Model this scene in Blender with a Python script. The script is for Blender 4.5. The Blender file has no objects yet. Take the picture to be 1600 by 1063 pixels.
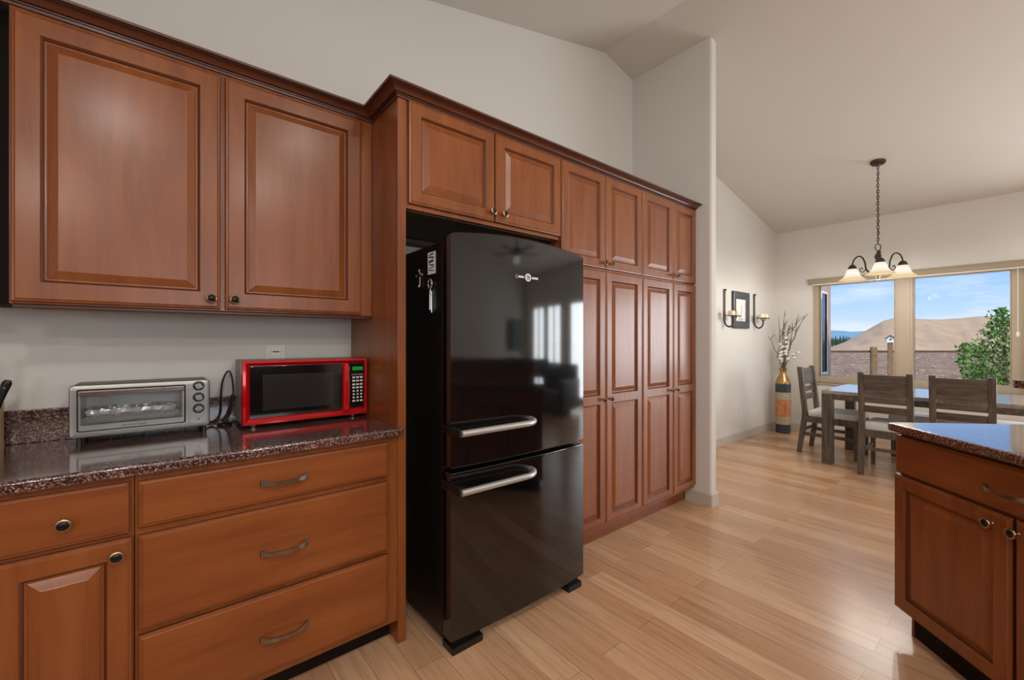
import bpy, bmesh, math, random
from mathutils import Vector, Matrix
from math import pi, sin, cos, radians as R
random.seed(7)
SC = bpy.context.scene
COL = SC.collection

# ------------------------------------------------------------------ camera
FPX, YAW, CYP, CAMH = 664.04, R(50.667), 532.67, 1.2758
cd = bpy.data.cameras.new('camera'); cam = bpy.data.objects.new('camera', cd); COL.objects.link(cam)
cd.sensor_fit = 'HORIZONTAL'; cd.sensor_width = 36.0; cd.lens = 36.0 * FPX / 1600
cd.shift_y = -(531.5 - CYP) / 1600 * 1.0
cd.clip_start = 0.02; cd.clip_end = 600
cam.location = (0, 0, CAMH); cam.rotation_euler = (pi / 2, 0, YAW - pi / 2)
SC.camera = cam
FW = Vector((cos(YAW), sin(YAW), 0)); RT = Vector((sin(YAW), -cos(YAW), 0))
SC.view_settings.view_transform = 'Standard'; SC.view_settings.look = 'None'
SC.view_settings.gamma = 1.0; SC.view_settings.exposure = -0.1
SC.view_settings.use_curve_mapping = False

# ------------------------------------------------------------------ node helpers
def newmat(name):
    m = bpy.data.materials.new(name); m.use_nodes = True
    nt = m.node_tree; nt.nodes.clear()
    return m, nt
def N(nt, typ, **kw):
    n = nt.nodes.new(typ)
    for k, v in kw.items():
        if k in n.inputs.keys(): n.inputs[k].default_value = v
        else: setattr(n, k, v)
    return n
def L(nt, a, b): nt.links.new(a, b)
def lin(r, g, b):
    f = lambda c: (c / 255 / 12.92) if c / 255 <= 0.04045 else ((c / 255 + 0.055) / 1.055) ** 2.4
    return (f(r), f(g), f(b), 1)
def ramp(nt, fac, stops):
    r = nt.nodes.new('ShaderNodeValToRGB'); e = r.color_ramp.elements
    while len(e) < len(stops): e.new(0.5)
    for i, (p, c) in enumerate(stops): e[i].position = p; e[i].color = c
    L(nt, fac, r.inputs[0]); return r.outputs[0]
def out(nt, sh):
    o = nt.nodes.new('ShaderNodeOutputMaterial'); L(nt, sh, o.inputs[0])
def coords(nt, scale=(1, 1, 1), rot=(0, 0, 0), gen='Object'):
    t = nt.nodes.new('ShaderNodeTexCoord'); m = nt.nodes.new('ShaderNodeMapping')
    m.inputs['Scale'].default_value = scale; m.inputs['Rotation'].default_value = rot
    L(nt, t.outputs[gen], m.inputs[0]); return m.outputs[0]
def plain(name, col, rough=0.5, metal=0.0, coat=0.0, spec=0.5, bump=0.0, bscale=80, var=0.0, vscale=3):
    m, nt = newmat(name)
    p = N(nt, 'ShaderNodeBsdfPrincipled', Roughness=rough, Metallic=metal)
    p.inputs['Base Color'].default_value = col
    p.inputs['Coat Weight'].default_value = coat; p.inputs['Coat Roughness'].default_value = 0.06
    p.inputs['Specular IOR Level'].default_value = spec
    if var or bump: v = coords(nt)
    if var:
        n = N(nt, 'ShaderNodeTexNoise', Scale=vscale, Detail=4.0); L(nt, v, n.inputs['Vector'])
        c = ramp(nt, n.outputs['Fac'], [(0.3, tuple(x * (1 - var) for x in col[:3]) + (1,)), (0.7, tuple(min(1, x * (1 + var)) for x in col[:3]) + (1,))])
        L(nt, c, p.inputs['Base Color'])
    if bump:
        n = N(nt, 'ShaderNodeTexNoise', Scale=bscale, Detail=3.0); L(nt, v, n.inputs['Vector'])
        b = N(nt, 'ShaderNodeBump', Strength=bump, Distance=0.002); L(nt, n.outputs['Fac'], b.inputs['Height']); L(nt, b.outputs[0], p.inputs['Normal'])
    out(nt, p.outputs[0]); return m
def emit(name, col, s):
    m, nt = newmat(name); e = N(nt, 'ShaderNodeEmission', Strength=s); e.inputs[0].default_value = col
    out(nt, e.outputs[0]); return m

# ------------------------------------------------------------------ world: blue sky with clouds
w = bpy.data.worlds.new('sky'); SC.world = w; w.use_nodes = True
nt = w.node_tree; nt.nodes.clear()
tc = nt.nodes.new('ShaderNodeTexCoord'); sep = nt.nodes.new('ShaderNodeSeparateXYZ'); L(nt, tc.outputs['Generated'], sep.inputs[0])
grad = ramp(nt, sep.outputs['Z'], [(0.0, lin(212, 226, 238)), (0.06, lin(176, 208, 240)), (0.15, lin(122, 174, 238)), (0.3, lin(94, 150, 228)), (0.8, lin(80, 136, 216))])
mp = nt.nodes.new('ShaderNodeMapping'); mp.inputs['Scale'].default_value = (1.3, 1.3, 7.0); mp.inputs['Location'].default_value = (0.35, 0.1, 0.4); L(nt, tc.outputs['Generated'], mp.inputs[0])
cn = N(nt, 'ShaderNodeTexNoise', Scale=3.2, Detail=8.0, Roughness=0.58); L(nt, mp.outputs[0], cn.inputs['Vector'])
cm = ramp(nt, cn.outputs['Fac'], [(0.42, (0, 0, 0, 1)), (0.68, (1, 1, 1, 1))])
mx = N(nt, 'ShaderNodeMix', data_type='RGBA'); L(nt, cm, mx.inputs[0]); L(nt, grad, mx.inputs[6]); mx.inputs[7].default_value = lin(226, 234, 244)
SKY_STRENGTH = 1.25
bg = N(nt, 'ShaderNodeBackground', Strength=SKY_STRENGTH); L(nt, mx.outputs[2], bg.inputs[0])
wo = nt.nodes.new('ShaderNodeOutputWorld'); L(nt, bg.outputs[0], wo.inputs[0])

# sun: high, behind the house, lights the yard only
sd = bpy.data.lights.new('sun', 'SUN'); sd.energy = 4.0; sd.angle = R(1.0); sd.color = (1, 0.95, 0.88)
so = bpy.data.objects.new('sun', sd); COL.objects.link(so); so.rotation_euler = Vector((.55, .45, -.70)).to_track_quat('-Z', 'Y').to_euler(); so.location = (0, 0, 30)

# daylight at the living-room windows, plus fill lamps at added openings
def area(name, loc, rot, sx, sy, power, col=(1, 0.98, 0.95), shape='RECTANGLE', spread=180):
    d = bpy.data.lights.new(name, 'AREA'); d.shape = shape; d.size = sx; d.size_y = sy; d.energy = power; d.color = col; d.spread = R(spread)
    o = bpy.data.objects.new(name, d); COL.objects.link(o); o.location = loc; o.rotation_euler = rot; return o
RW = 6.964
LIV = [(-0.40, -2.50, .08, 2.1), (-2.95, -3.76, .6, 2.1), (-3.90, -4.65, .6, 2.1)]             # right-wall living-room windows (y spans); first one unseen, enlarged for cabinet sheen and fill
for a, b, z0, z1 in LIV: area('window_daylight', (RW + 0.10, (a + b) / 2, (z0 + z1) / 2), (0, R(90), 0), z1 - z0, abs(a - b), 35 * abs(a - b) * (z1 - z0), (0.92, 0.965, 1))
area('window_daylight', (0.80, -5.20, 1.35), (R(90), 0, 0), 2.3, 2.0, 60, (0.90, 0.96, 1))  # fill lamp outside an opening added to the front wall
area('window_daylight', (-2.72, -2.7, 1.5), (0, R(-90), 0), 1.2, 1.7, 50, (0.90, 0.96, 1))  # side fill lamp outside an opening added to the left wall
CANS = [(-0.28, -0.32, 14), (1.03, -0.61, 14), (-1.7, -0.6, 6), (-0.9, -2.2, 38), (0.9, -2.2, 38)]

# ------------------------------------------------------------------ materials
def wood(name, base, dark, light, axis='Z', rough=0.3, coat=0.35, scale=1.0):
    m, nt = newmat(name)
    s = {'Z': (9, 9, .9), 'X': (.9, 9, 9), 'Y': (9, .9, 9)}[axis]
    v = coords(nt, tuple(x * scale for x in s))
    n = N(nt, 'ShaderNodeTexNoise', Scale=2.2, Detail=7.0, Roughness=0.62, Distortion=0.5); L(nt, v, n.inputs['Vector'])
    c = ramp(nt, n.outputs['Fac'], [(0.3, dark), (0.5, base), (0.7, light)])
    v2 = coords(nt, (1.2, 1.2, 1.2)); n2 = N(nt, 'ShaderNodeTexNoise', Scale=2.0, Detail=3.0); L(nt, v2, n2.inputs['Vector'])
    mm = N(nt, 'ShaderNodeMix', data_type='RGBA', blend_type='MULTIPLY'); mm.inputs[0].default_value = 0.5
    L(nt, c, mm.inputs[6]); L(nt, ramp(nt, n2.outputs['Fac'], [(0.3, (.80, .76, .72, 1)), (0.7, (1.08, 1.08, 1.08, 1))]), mm.inputs[7])
    p = N(nt, 'ShaderNodeBsdfPrincipled', Roughness=rough); L(nt, mm.outputs[2], p.inputs['Base Color'])
    p.inputs['Specular IOR Level'].default_value = .4; p.inputs['Coat Weight'].default_value = coat; p.inputs['Coat Roughness'].default_value = 0.22
    b = N(nt, 'ShaderNodeBump', Strength=0.05, Distance=0.001); L(nt, n.outputs['Fac'], b.inputs['Height']); L(nt, b.outputs[0], p.inputs['Normal'])
    out(nt, p.outputs[0]); return m
M = {}
M['cherry'] = wood('cherry_wood', lin(140, 76, 33), lin(125, 65, 27), lin(151, 86, 40), rough=.36, coat=.35)
M['cherry_h'] = wood('cherry_wood_horizontal', lin(140, 76, 33), lin(125, 65, 27), lin(151, 86, 40), 'X', .38, .2)
M['glaze_dark'] = plain('dark_glaze_line', lin(52, 24, 14), 0.5, spec=.3)  # darker brown on the small crown fillets
M['glaze'] = plain('dark_glaze_in_grooves', lin(88, 43, 21), 0.4)  # shade of panel grooves and door gaps, painted as darker brown
M['cherry_dark'] = wood('cherry_molding', lin(94, 49, 28), lin(84, 42, 24), lin(102, 55, 32), 'X', 0.34, 0.2)
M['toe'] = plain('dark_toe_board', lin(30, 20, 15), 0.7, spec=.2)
M['inside'] = plain('cabinet_underside', lin(74, 58, 40), 0.6, var=.15)
M['weathered'] = wood('weathered_grey_wood', lin(92, 82, 73), lin(64, 57, 52), lin(116, 101, 88), 'Z', 0.42, 0.1, 1.6)
M['weathered_h'] = wood('weathered_grey_wood_h', lin(92, 82, 73), lin(62, 57, 55), lin(122, 102, 84), 'X', 0.42, 0.1, 1.6)
M['tabletop'] = wood('grey_table_top', lin(150, 143, 136), lin(128, 121, 114), lin(168, 160, 152), 'X', 0.2, 1.0, 1.6)
M['wall'] = plain('warm_white_paint', lin(217, 213, 206), 0.75, bump=.15, bscale=120)
M['ceil'] = plain('ceiling_paint', lin(212, 208, 200), 0.85, bump=.15, bscale=90)
M['trim'] = plain('greige_trim_paint', lin(196, 188, 174), 0.5)
M['winframe'] = plain('beige_vinyl', lin(180, 163, 140), 0.45)
M['valance'] = plain('beige_valance', lin(160, 146, 122), 0.6)
M['white'] = plain('white_plastic', lin(232, 228, 218), 0.4)
M['ivory'] = plain('ivory_plate', lin(226, 221, 211), 0.4)
M['blackp'] = plain('black_plastic', (.006, .006, .006, 1), 0.35)
M['fridge'] = plain('gloss_black_enamel', (.0035, .0035, .0038, 1), 0.07, coat=0.18, spec=0.75)
M['fridge_side'] = plain('satin_black_enamel', (.003, .003, .003, 1), 0.35, bump=.06, bscale=300)
M['steel'] = plain('brushed_steel', lin(206, 205, 203), 0.42, .85)
M['chrome'] = plain('chrome', lin(224, 224, 222), 0.14, 1.0)
M['toaster_steel'] = plain('toaster_steel', lin(160, 157, 152), 0.36, 1.0, var=.06)
M['toaster_top'] = plain('toaster_grey_shell', lin(96, 94, 92), 0.42, 0.6)
M['cavity'] = plain('oven_cavity', lin(226, 224, 220), 0.45, 0.1, var=.12, vscale=14)
M['foil'] = plain('crumpled_foil', lin(222, 222, 222), 0.25, .55, bump=1.0, bscale=90)
M['red'] = plain('glossy_red', lin(200, 8, 22), 0.16, 0.25, coat=.6)
M['mw_side'] = plain('microwave_grey_shell', lin(150, 142, 132), 0.45, .2)
M['mw_black'] = plain('microwave_black_glass', (.005, .005, .005, 1), 0.08)
M['mw_win'] = plain('microwave_window_mesh', (.022, .021, .02, 1), 0.12)
M['button'] = plain('white_keys', lin(212, 210, 204), 0.5)
M['led'] = emit('green_led', (.02, .65, .06, 1), 0.9)
M['knobblack'] = plain('black_knob_center', lin(34, 30, 26), 0.25, .5)
M['brass'] = plain('antique_brass', lin(176, 148, 112), 0.3, 1.0)
M['bronze'] = plain('dark_bronze', lin(84, 74, 64), 0.42, .85)
M['pewter'] = plain('aged_pewter', lin(150, 138, 126), 0.34, 1.0, var=.25, vscale=30)
M['iron'] = plain('black_iron', lin(92, 87, 80), 0.45, .6)
M['candle'] = plain('cream_wax', lin(240, 222, 190), 0.5)
M['cushion'] = plain('pale_grey_fabric', lin(206, 204, 202), 0.9, bump=.3, bscale=400)
M['paper'] = plain('white_paper', lin(225, 225, 225), 0.7)
M['ink'] = plain('dark_ink', lin(60, 60, 62), 0.7)
M['cordb'] = plain('black_cord', lin(22, 20, 18), 0.5)
M['beech'] = wood('beech_block', lin(206, 162, 112), lin(190, 144, 95), lin(218, 178, 132), 'Z', .4, .1)
M['copper'] = plain('copper_band', lin(204, 140, 96), 0.4, .4, bump=.6, bscale=60, var=.25, vscale=30)
M['gold'] = plain('gold_glaze', lin(186, 148, 96), 0.25, .85, var=.2, vscale=20)
M['cream_band'] = plain('cream_mosaic_band', lin(178, 164, 138), 0.5, bump=.5, bscale=120, var=.15, vscale=60)
M['blue_band'] = plain('slate_blue_band', lin(62, 74, 84), 0.3, .3, bump=.5, bscale=80, var=.4, vscale=60)
M['twig'] = plain('brown_twig', lin(88, 74, 64), 0.8, var=.2, vscale=40)
M['petal'] = plain('white_petal', lin(236, 232, 226), 0.7)
M['frame_dark'] = plain('charcoal_picture_frame', lin(66, 68, 70), 0.35, var=.2)
M['matboard'] = plain('mat_board', lin(226, 226, 222), 0.6)
M['tv'] = plain('tv_black', (.004, .004, .004, 1), 0.15)
M['sofa'] = plain('dark_sofa_leather', lin(58, 50, 46), 0.4)
M['fanwood'] = plain('dark_fan_blade', lin(44, 34, 28), 0.4)
M['siding'] = plain('beige_stucco', lin(188, 166, 150), 0.85, bump=.3, bscale=60)
M['darkglass'] = plain('dark_blue_glass', lin(52, 56, 84), 0.1)
M['post'] = plain('weathered_post', lin(128, 104, 74), 0.85, var=.25, vscale=12)
M['rail'] = plain('fence_rail_wood', lin(96, 68, 48), 0.85, var=.2, vscale=8)
M['wire'] = plain('fence_wire', lin(150, 140, 128), 0.5, .8)
M['bird_blue'] = plain('blue_grey_paint', lin(214, 220, 228), 0.7)
M['bird_roof'] = plain('birdhouse_roof', lin(104, 104, 108), 0.7)
M['bark'] = plain('tree_bark', lin(96, 84, 66), 0.9, var=.2, vscale=10)
M['leaf'] = plain('green_leaf', lin(84, 124, 50), 0.6, var=.35, vscale=3)
M['conifer'] = plain('conifer_green', lin(46, 66, 40), 0.9, var=.3, vscale=2)
M['dirtpile'] = plain('tan_dirt', lin(174, 149, 121), 0.95, var=.12, vscale=.4, bump=1.0, bscale=1.2)
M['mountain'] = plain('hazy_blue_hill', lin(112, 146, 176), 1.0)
M['stone'] = plain('pale_stone', lin(158, 138, 118), 0.9, var=.25, vscale=.6)

def granite():
    m, nt = newmat('red_brown_granite'); v = coords(nt)
    vo = N(nt, 'ShaderNodeTexVoronoi', Scale=270.0); L(nt, v, vo.inputs['Vector'])
    sp = nt.nodes.new('ShaderNodeSeparateColor'); L(nt, vo.outputs['Color'], sp.inputs[0])
    c = ramp(nt, sp.outputs[0], [(0.0, lin(34, 25, 24)), (0.30, lin(68, 42, 37)), (0.55, lin(100, 60, 52)), (0.78, lin(122, 98, 92)), (0.95, lin(168, 154, 146))])
    n = N(nt, 'ShaderNodeTexNoise', Scale=9.0, Detail=5.0); L(nt, v, n.inputs['Vector'])
    mm = N(nt, 'ShaderNodeMix', data_type='RGBA', blend_type='MULTIPLY'); mm.inputs[0].default_value = .8
    L(nt, c, mm.inputs[6]); L(nt, ramp(nt, n.outputs['Fac'], [(0.3, (.45, .40, .40, 1)), (0.65, (1.2, 1.1, 1.05, 1))]), mm.inputs[7])
    p = N(nt, 'ShaderNodeBsdfPrincipled', Roughness=0.16, IOR=1.75); L(nt, mm.outputs[2], p.inputs['Base Color'])
    p.inputs['Coat Weight'].default_value = .6; p.inputs['Coat Roughness'].default_value = .08
    out(nt, p.outputs[0]); return m
M['granite'] = granite()
def planks():
    m, nt = newmat('oak_plank_floor'); v = coords(nt, rot=(0, 0, R(90)))
    br = N(nt, 'ShaderNodeTexBrick', Scale=1.0); L(nt, v, br.inputs['Vector'])
    br.inputs['Brick Width'].default_value = 1.1; br.inputs['Row Height'].default_value = 0.125
    br.inputs['Mortar Size'].default_value = 0.0012; br.inputs['Mortar Smooth'].default_value = .3; br.offset = 0.37; br.inputs['Bias'].default_value = 0.0
    br.inputs['Color1'].default_value = lin(190, 146, 111); br.inputs['Color2'].default_value = lin(214, 176, 141); br.inputs['Mortar'].default_value = lin(138, 102, 76)
    v2 = coords(nt, (26, 1.6, 1)); n = N(nt, 'ShaderNodeTexNoise', Scale=1.6, Detail=7.0, Roughness=.65, Distortion=.6); L(nt, v2, n.inputs['Vector'])
    mm = N(nt, 'ShaderNodeMix', data_type='RGBA', blend_type='MULTIPLY'); mm.inputs[0].default_value = .75
    L(nt, br.outputs['Color'], mm.inputs[6]); L(nt, ramp(nt, n.outputs['Fac'], [(0.28, (.62, .54, .48, 1)), (0.5, (.98, .95, .92, 1)), (0.75, (1.15, 1.13, 1.11, 1))]), mm.inputs[7])
    p = N(nt, 'ShaderNodeBsdfPrincipled', Roughness=0.27); L(nt, mm.outputs[2], p.inputs['Base Color'])
    b = N(nt, 'ShaderNodeBump', Strength=.12, Distance=.0015); L(nt, n.outputs['Fac'], b.inputs['Height']); L(nt, b.outputs[0], p.inputs['Normal'])
    out(nt, p.outputs[0]); return m
M['floor'] = planks()
def glassmat(name, tint=(1, 1, 1, 1)):
    m, nt = newmat(name); t = nt.nodes.new('ShaderNodeBsdfTransparent'); t.inputs[0].default_value = tint
    g = N(nt, 'ShaderNodeBsdfGlossy', Roughness=.02); f = N(nt, 'ShaderNodeFresnel', IOR=1.04)
    x = nt.nodes.new('ShaderNodeMixShader'); L(nt, f.outputs[0], x.inputs[0]); L(nt, t.outputs[0], x.inputs[1]); L(nt, g.outputs[0], x.inputs[2])
    out(nt, x.outputs[0]); return m
M['glass'] = glassmat('window_glass'); M['ovenglass'] = glassmat('oven_door_glass', (.95, .95, .95, 1))
def shade_glass():
    m, nt = newmat('amber_alabaster_glass'); v = coords(nt); s = nt.nodes.new('ShaderNodeSeparateXYZ'); L(nt, v, s.inputs[0])
    e = N(nt, 'ShaderNodeEmission', Strength=1.12)
    mr = N(nt, 'ShaderNodeMapRange'); mr.inputs['From Min'].default_value = 0.0; mr.inputs['From Max'].default_value = .12; L(nt, s.outputs['Z'], mr.inputs[0])
    L(nt, ramp(nt, mr.outputs[0], [(0.0, lin(226, 190, 134)), (0.25, lin(248, 232, 200)), (0.6, lin(255, 250, 238)), (1, lin(240, 226, 200))]), e.inputs[0])
    out(nt, e.outputs[0]); return m
M['shade'] = shade_glass()
M['bulb'] = emit('lit_bulb', (1, .93, .8, 1), 2.2)
M['canlens'] = emit('downlight_lens', (1, .95, .86, 1), 4.0)
def dirt():
    m, nt = newmat('brown_stony_dirt'); v = coords(nt)
    n = N(nt, 'ShaderNodeTexNoise', Scale=1.3, Detail=10.0, Roughness=.72); L(nt, v, n.inputs['Vector'])
    c = ramp(nt, n.outputs['Fac'], [(0.3, lin(92, 72, 56)), (0.48, lin(134, 106, 84)), (0.6, lin(160, 134, 108)), (0.75, lin(196, 176, 150))])
    p = N(nt, 'ShaderNodeBsdfPrincipled', Roughness=.95); L(nt, c, p.inputs['Base Color'])
    b = N(nt, 'ShaderNodeBump', Strength=.9, Distance=.08); L(nt, n.outputs['Fac'], b.inputs['Height']); L(nt, b.outputs[0], p.inputs['Normal'])
    out(nt, p.outputs[0]); return m
M['dirt'] = dirt()

# ------------------------------------------------------------------ mesh builder
class MB:
    def __init__(s): s.bm = bmesh.new(); s.mats = []
    def mi(s, m):
        if m is None: return 0
        if isinstance(m, str): m = M[m]
        if m not in s.mats: s.mats.append(m)
        return s.mats.index(m)
    def face(s, vs, m=None):
        f = s.bm.faces.new([v if isinstance(v, bmesh.types.BMVert) else s.bm.verts.new(v) for v in vs]); f.material_index = s.mi(m); return f
    def box(s, x0, x1, y0, y1, z0, z1, m=None, bev=0.0, seg=2, rot=None, piv=None):
        r = bmesh.ops.create_cube(s.bm, size=1.0); vs = r['verts']
        for v in vs: v.co = Vector((x0 + (v.co.x + .5) * (x1 - x0), y0 + (v.co.y + .5) * (y1 - y0), z0 + (v.co.z + .5) * (z1 - z0)))
        if rot is not None:
            c = Vector(piv) if piv is not None else Vector(((x0 + x1) / 2, (y0 + y1) / 2, (z0 + z1) / 2))
            for v in vs: v.co = rot @ (v.co - c) + c
        fs = set(f for v in vs for f in v.link_faces)
        i = s.mi(m)
        for f in fs: f.material_index = i
        if bev > 0:
            es = list(set(e for v in vs for e in v.link_edges))
            bmesh.ops.bevel(s.bm, geom=es, offset=bev, segments=seg, profile=.5, affect='EDGES')
        return s
    def loft(s, rings, m=None, caps=(True, True), closed=True, mats=None):
        rv = [[s.bm.verts.new(p) for p in r] for r in rings]
        n = len(rings[0])
        for k in range(len(rv) - 1):
            i = s.mi(mats[k] if mats else m)
            for j in range(n if closed else n - 1):
                a, b, c, d = rv[k][j], rv[k][(j + 1) % n], rv[k + 1][(j + 1) % n], rv[k + 1][j]
                try: s.bm.faces.new((a, b, c, d)).material_index = i
                except ValueError: pass
        if caps[0]: s.bm.faces.new(list(reversed(rv[0]))).material_index = s.mi(mats[0] if mats else m)
        if caps[1]: s.bm.faces.new(rv[-1]).material_index = s.mi(mats[-1] if mats else m)
        return s
    def lathe(s, prof, o=(0, 0, 0), ax='Z', seg=24, m=None, mats=None, caps=(True, True)):
        o = Vector(o); rings = []
        for r, h in prof:
            r = max(r, 1e-4); ring = []
            for j in range(seg):
                a = 2 * pi * j / seg; u, v = r * cos(a), r * sin(a)
                ring.append(o + {'Z': Vector((u, v, h)), 'Y': Vector((u, -h, v)), 'X': Vector((h, u, v))}[ax])
            rings.append(ring)
        return s.loft(rings, m, caps, mats=mats)
    def tube(s, pts, r, m=None, seg=8, caps=(True, True), flat=1.0):
        pts = [Vector(p) for p in pts]; rings = []; up = None
        for i, p in enumerate(pts):
            t = (pts[min(i + 1, len(pts) - 1)] - pts[max(i - 1, 0)]).normalized()
            if up is None: up = Vector((0, 0, 1)) if abs(t.z) < .9 else Vector((1, 0, 0))
            a = t.cross(up).normalized(); b = a.cross(t).normalized(); up = b
            rr = r[i] if isinstance(r, (list, tuple)) else r
            rings.append([p + a * (rr * cos(2 * pi * j / seg)) + b * (rr * flat * sin(2 * pi * j / seg)) for j in range(seg)])
        return s.loft(rings, m, caps)
    def sphere(s, c, r, m=None, seg=10, rings=6, sc=(1, 1, 1)):
        return s.lathe([(r * sin(pi * k / rings) * sc[0], -r * cos(pi * k / rings) * sc[2]) for k in range(rings + 1)], c, 'Z', seg, m)
    def prism(s, poly, axis, a, b, m=None):
        def P(u, v, h): return {'Y': (u, h, v), 'X': (h, u, v), 'Z': (u, v, h)}[axis]
        return s.loft([[P(u, v, a) for u, v in poly], [P(u, v, b) for u, v in poly]], m)
    def build(s, name, parent=None, world=True, m=None, smooth=35, merge=True):
        if m is not None and not s.mats: s.mi(m)
        bm = s.bm
        if merge: bmesh.ops.remove_doubles(bm, verts=bm.verts, dist=1e-5)
        bmesh.ops.recalc_face_normals(bm, faces=bm.faces)
        if parent is not None and world:
            off = root_loc(parent)
            bmesh.ops.translate(bm, verts=bm.verts, vec=-off)
        me = bpy.data.meshes.new(name); bm.to_mesh(me); bm.free()
        for x in s.mats: me.materials.append(x)
        if smooth:
            me.polygons.foreach_set('use_smooth', [True] * len(me.polygons)); me.set_sharp_from_angle(angle=R(smooth))
        o = bpy.data.objects.new(name, me); COL.objects.link(o)
        if parent is not None: o.parent = parent
        if smooth:
            wn = o.modifiers.new('weighted_normals', 'WEIGHTED_NORMAL'); wn.keep_sharp = True; wn.mode = 'FACE_AREA'; wn.weight = 50
        return o
def root_loc(o):
    v = Vector((0, 0, 0))
    while o is not None: v += o.location; o = o.parent
    return v
def tag(o, label=None, cat=None, group=None, kind=None):
    if label: o['label'] = label
    if cat: o['category'] = cat
    if group: o['group'] = group
    if kind: o['kind'] = kind
    return o
def thing(name, label, cat, loc=(0, 0, 0), rz=0.0, group=None):
    o = bpy.data.objects.new(name, None); COL.objects.link(o); o.empty_display_size = .1
    o.location = loc; o.rotation_euler = (0, 0, rz); return tag(o, label, cat, group)
def dup(o, parent=None):
    c = o.copy(); COL.objects.link(c)
    if parent is not None: c.parent = parent
    for ch in list(o.children): dup(ch, c)
    return c
def struct(mb, name, m=None, parent=None, smooth=35):
    return tag(mb.build(name, parent, m=m, smooth=smooth), kind=None if parent else 'structure')
def text_mesh(name, txt, size, m, parent, loc, rot, depth=.0004, align='CENTER'):
    c = bpy.data.curves.new(name, 'FONT'); c.body = txt; c.size = size; c.extrude = depth; c.align_x = align; c.align_y = 'CENTER'; c.resolution_u = 3
    t = bpy.data.objects.new(name + '_tmp', c); COL.objects.link(t)
    bpy.context.view_layer.update()
    me = bpy.data.meshes.new_from_object(t.evaluated_get(bpy.context.evaluated_depsgraph_get()))
    bpy.data.objects.remove(t); bpy.data.curves.remove(c)
    me.name = name; me.materials.clear(); me.materials.append(M[m])
    o = bpy.data.objects.new(name, me); COL.objects.link(o); o.parent = parent
    o.location = Vector(loc) - root_loc(parent); o.rotation_euler = rot; return o

# ------------------------------------------------------------------ room shell
YW, YD, XD0, XD1, YDIV = 2.265, 2.37, 3.2534, 3.345, 1.556
XL, YF = -2.6, -5.1
RIDX, RIDZ = 2.862, 3.697
zA = lambda x: RIDZ - .243 * (RIDX - x)
zC = lambda x: RIDZ - .2082 * (x - RIDX)
b = MB(); b.box(XL - .15, RW + .15, YF - .15, YD + .15, -.12, 0, 'floor'); struct(b, 'floor')
b = MB()
b.prism([(XL - .15, zA(XL - .15)), (RIDX, RIDZ), (RW + .15, zC(RW + .15)), (RW + .15, zC(RW + .15) + .2), (RIDX, RIDZ + .2), (XL - .15, zA(XL - .15) + .2)], 'Y', YF - .15, YD + .15, 'ceil')
struct(b, 'ceiling', smooth=20)
def gable(x0, x1, z0=0.0):
    p = [(x0, z0), (x1, z0), (x1, (zA if x1 < RIDX else zC)(x1) + .02)]
    if x0 < RIDX < x1: p.append((RIDX, RIDZ + .02))
    p.append((x0, (zA if x0 < RIDX else zC)(x0) + .02)); return p
b = MB(); b.prism(gable(XL - .15, XD0 + .02), 'Y', YW, YW + .25, 'wall'); struct(b, 'wall_back')
b = MB(); b.prism(gable(XD0 + .02, RW + .15), 'Y', YD, YD + .15, 'wall'); struct(b, 'wall_dining')
# divider: wall end with bullnose corners
def rrect(x0, x1, y0, y1, r, n=5, corners=(1, 1, 1, 1)):
    pts = []
    for (cx, cy, a0, on) in ((x0 + r, y0 + r, pi, corners[0]), (x1 - r, y0 + r, 1.5 * pi, corners[1]), (x1 - r, y1 - r, 0, corners[2]), (x0 + r, y1 - r, .5 * pi, corners[3])):
        if on:
            for k in range(n + 1): a = a0 + .5 * pi * k / n; pts.append((cx + r * cos(a), cy + r * sin(a)))
        else:
            sx = -1 if a0 in (pi, .5 * pi) else 1; sy = -1 if a0 in (pi, 1.5 * pi) else 1
            pts.append((cx + sx * r, cy + sy * r))
    return pts
pts = rrect(XD0, XD1, YDIV, YD + .05, .018, 5, (1, 1, 0, 0))
b = MB(); b.loft([[(x, y, 0) for x, y in pts], [(x, y, zC(x) + .02) for x, y in pts]], 'wall'); struct(b, 'wall_divider')
# right wall with the dining window and living-room windows
WY0, WY1, WZ0, WZ1 = .044, 1.925, .70, 2.107
b = MB()
spans = [(WY0, WY1, WZ0, WZ1)] + [(q, p, z0, z1) for p, q, z0, z1 in LIV]
ys = sorted(set([YF - .15, YD + .15] + [v for s_ in spans for v in s_[:2]]))
ztop = zC(RW) + .02
for i in range(len(ys) - 1):
    y0, y1 = ys[i], ys[i + 1]; hole = [s_ for s_ in spans if s_[0] <= y0 + 1e-6 and s_[1] >= y1 - 1e-6]
    if hole:
        b.box(RW, RW + .15, y0, y1, 0, hole[0][2], 'wall'); b.box(RW, RW + .15, y0, y1, hole[0][3], ztop, 'wall')
    else: b.box(RW, RW + .15, y0, y1, 0, ztop, 'wall')
struct(b, 'wall_right')
b = MB(); FW0, FW1 = -.35, 1.95
b.prism(gable(XL - .15, FW0), 'Y', YF - .15, YF, 'wall'); b.prism(gable(FW1, RW + .15), 'Y', YF - .15, YF, 'wall')
b.box(FW0, FW1, YF - .15, YF, 0, .35, 'wall'); b.prism(gable(FW0, FW1, 2.35), 'Y', YF - .15, YF, 'wall'); struct(b, 'wall_front')
b = MB(); zl = zA(XL) + .02
b.box(XL - .15, XL, YF - .15, -3.6, 0, zl, 'wall'); b.box(XL - .15, XL, -1.8, YW, 0, zl, 'wall')
b.box(XL - .15, XL, -3.6, -1.8, 0, .85, 'wall'); b.box(XL - .15, XL, -3.6, -1.8, 2.1, zl, 'wall'); struct(b, 'wall_left')
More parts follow.
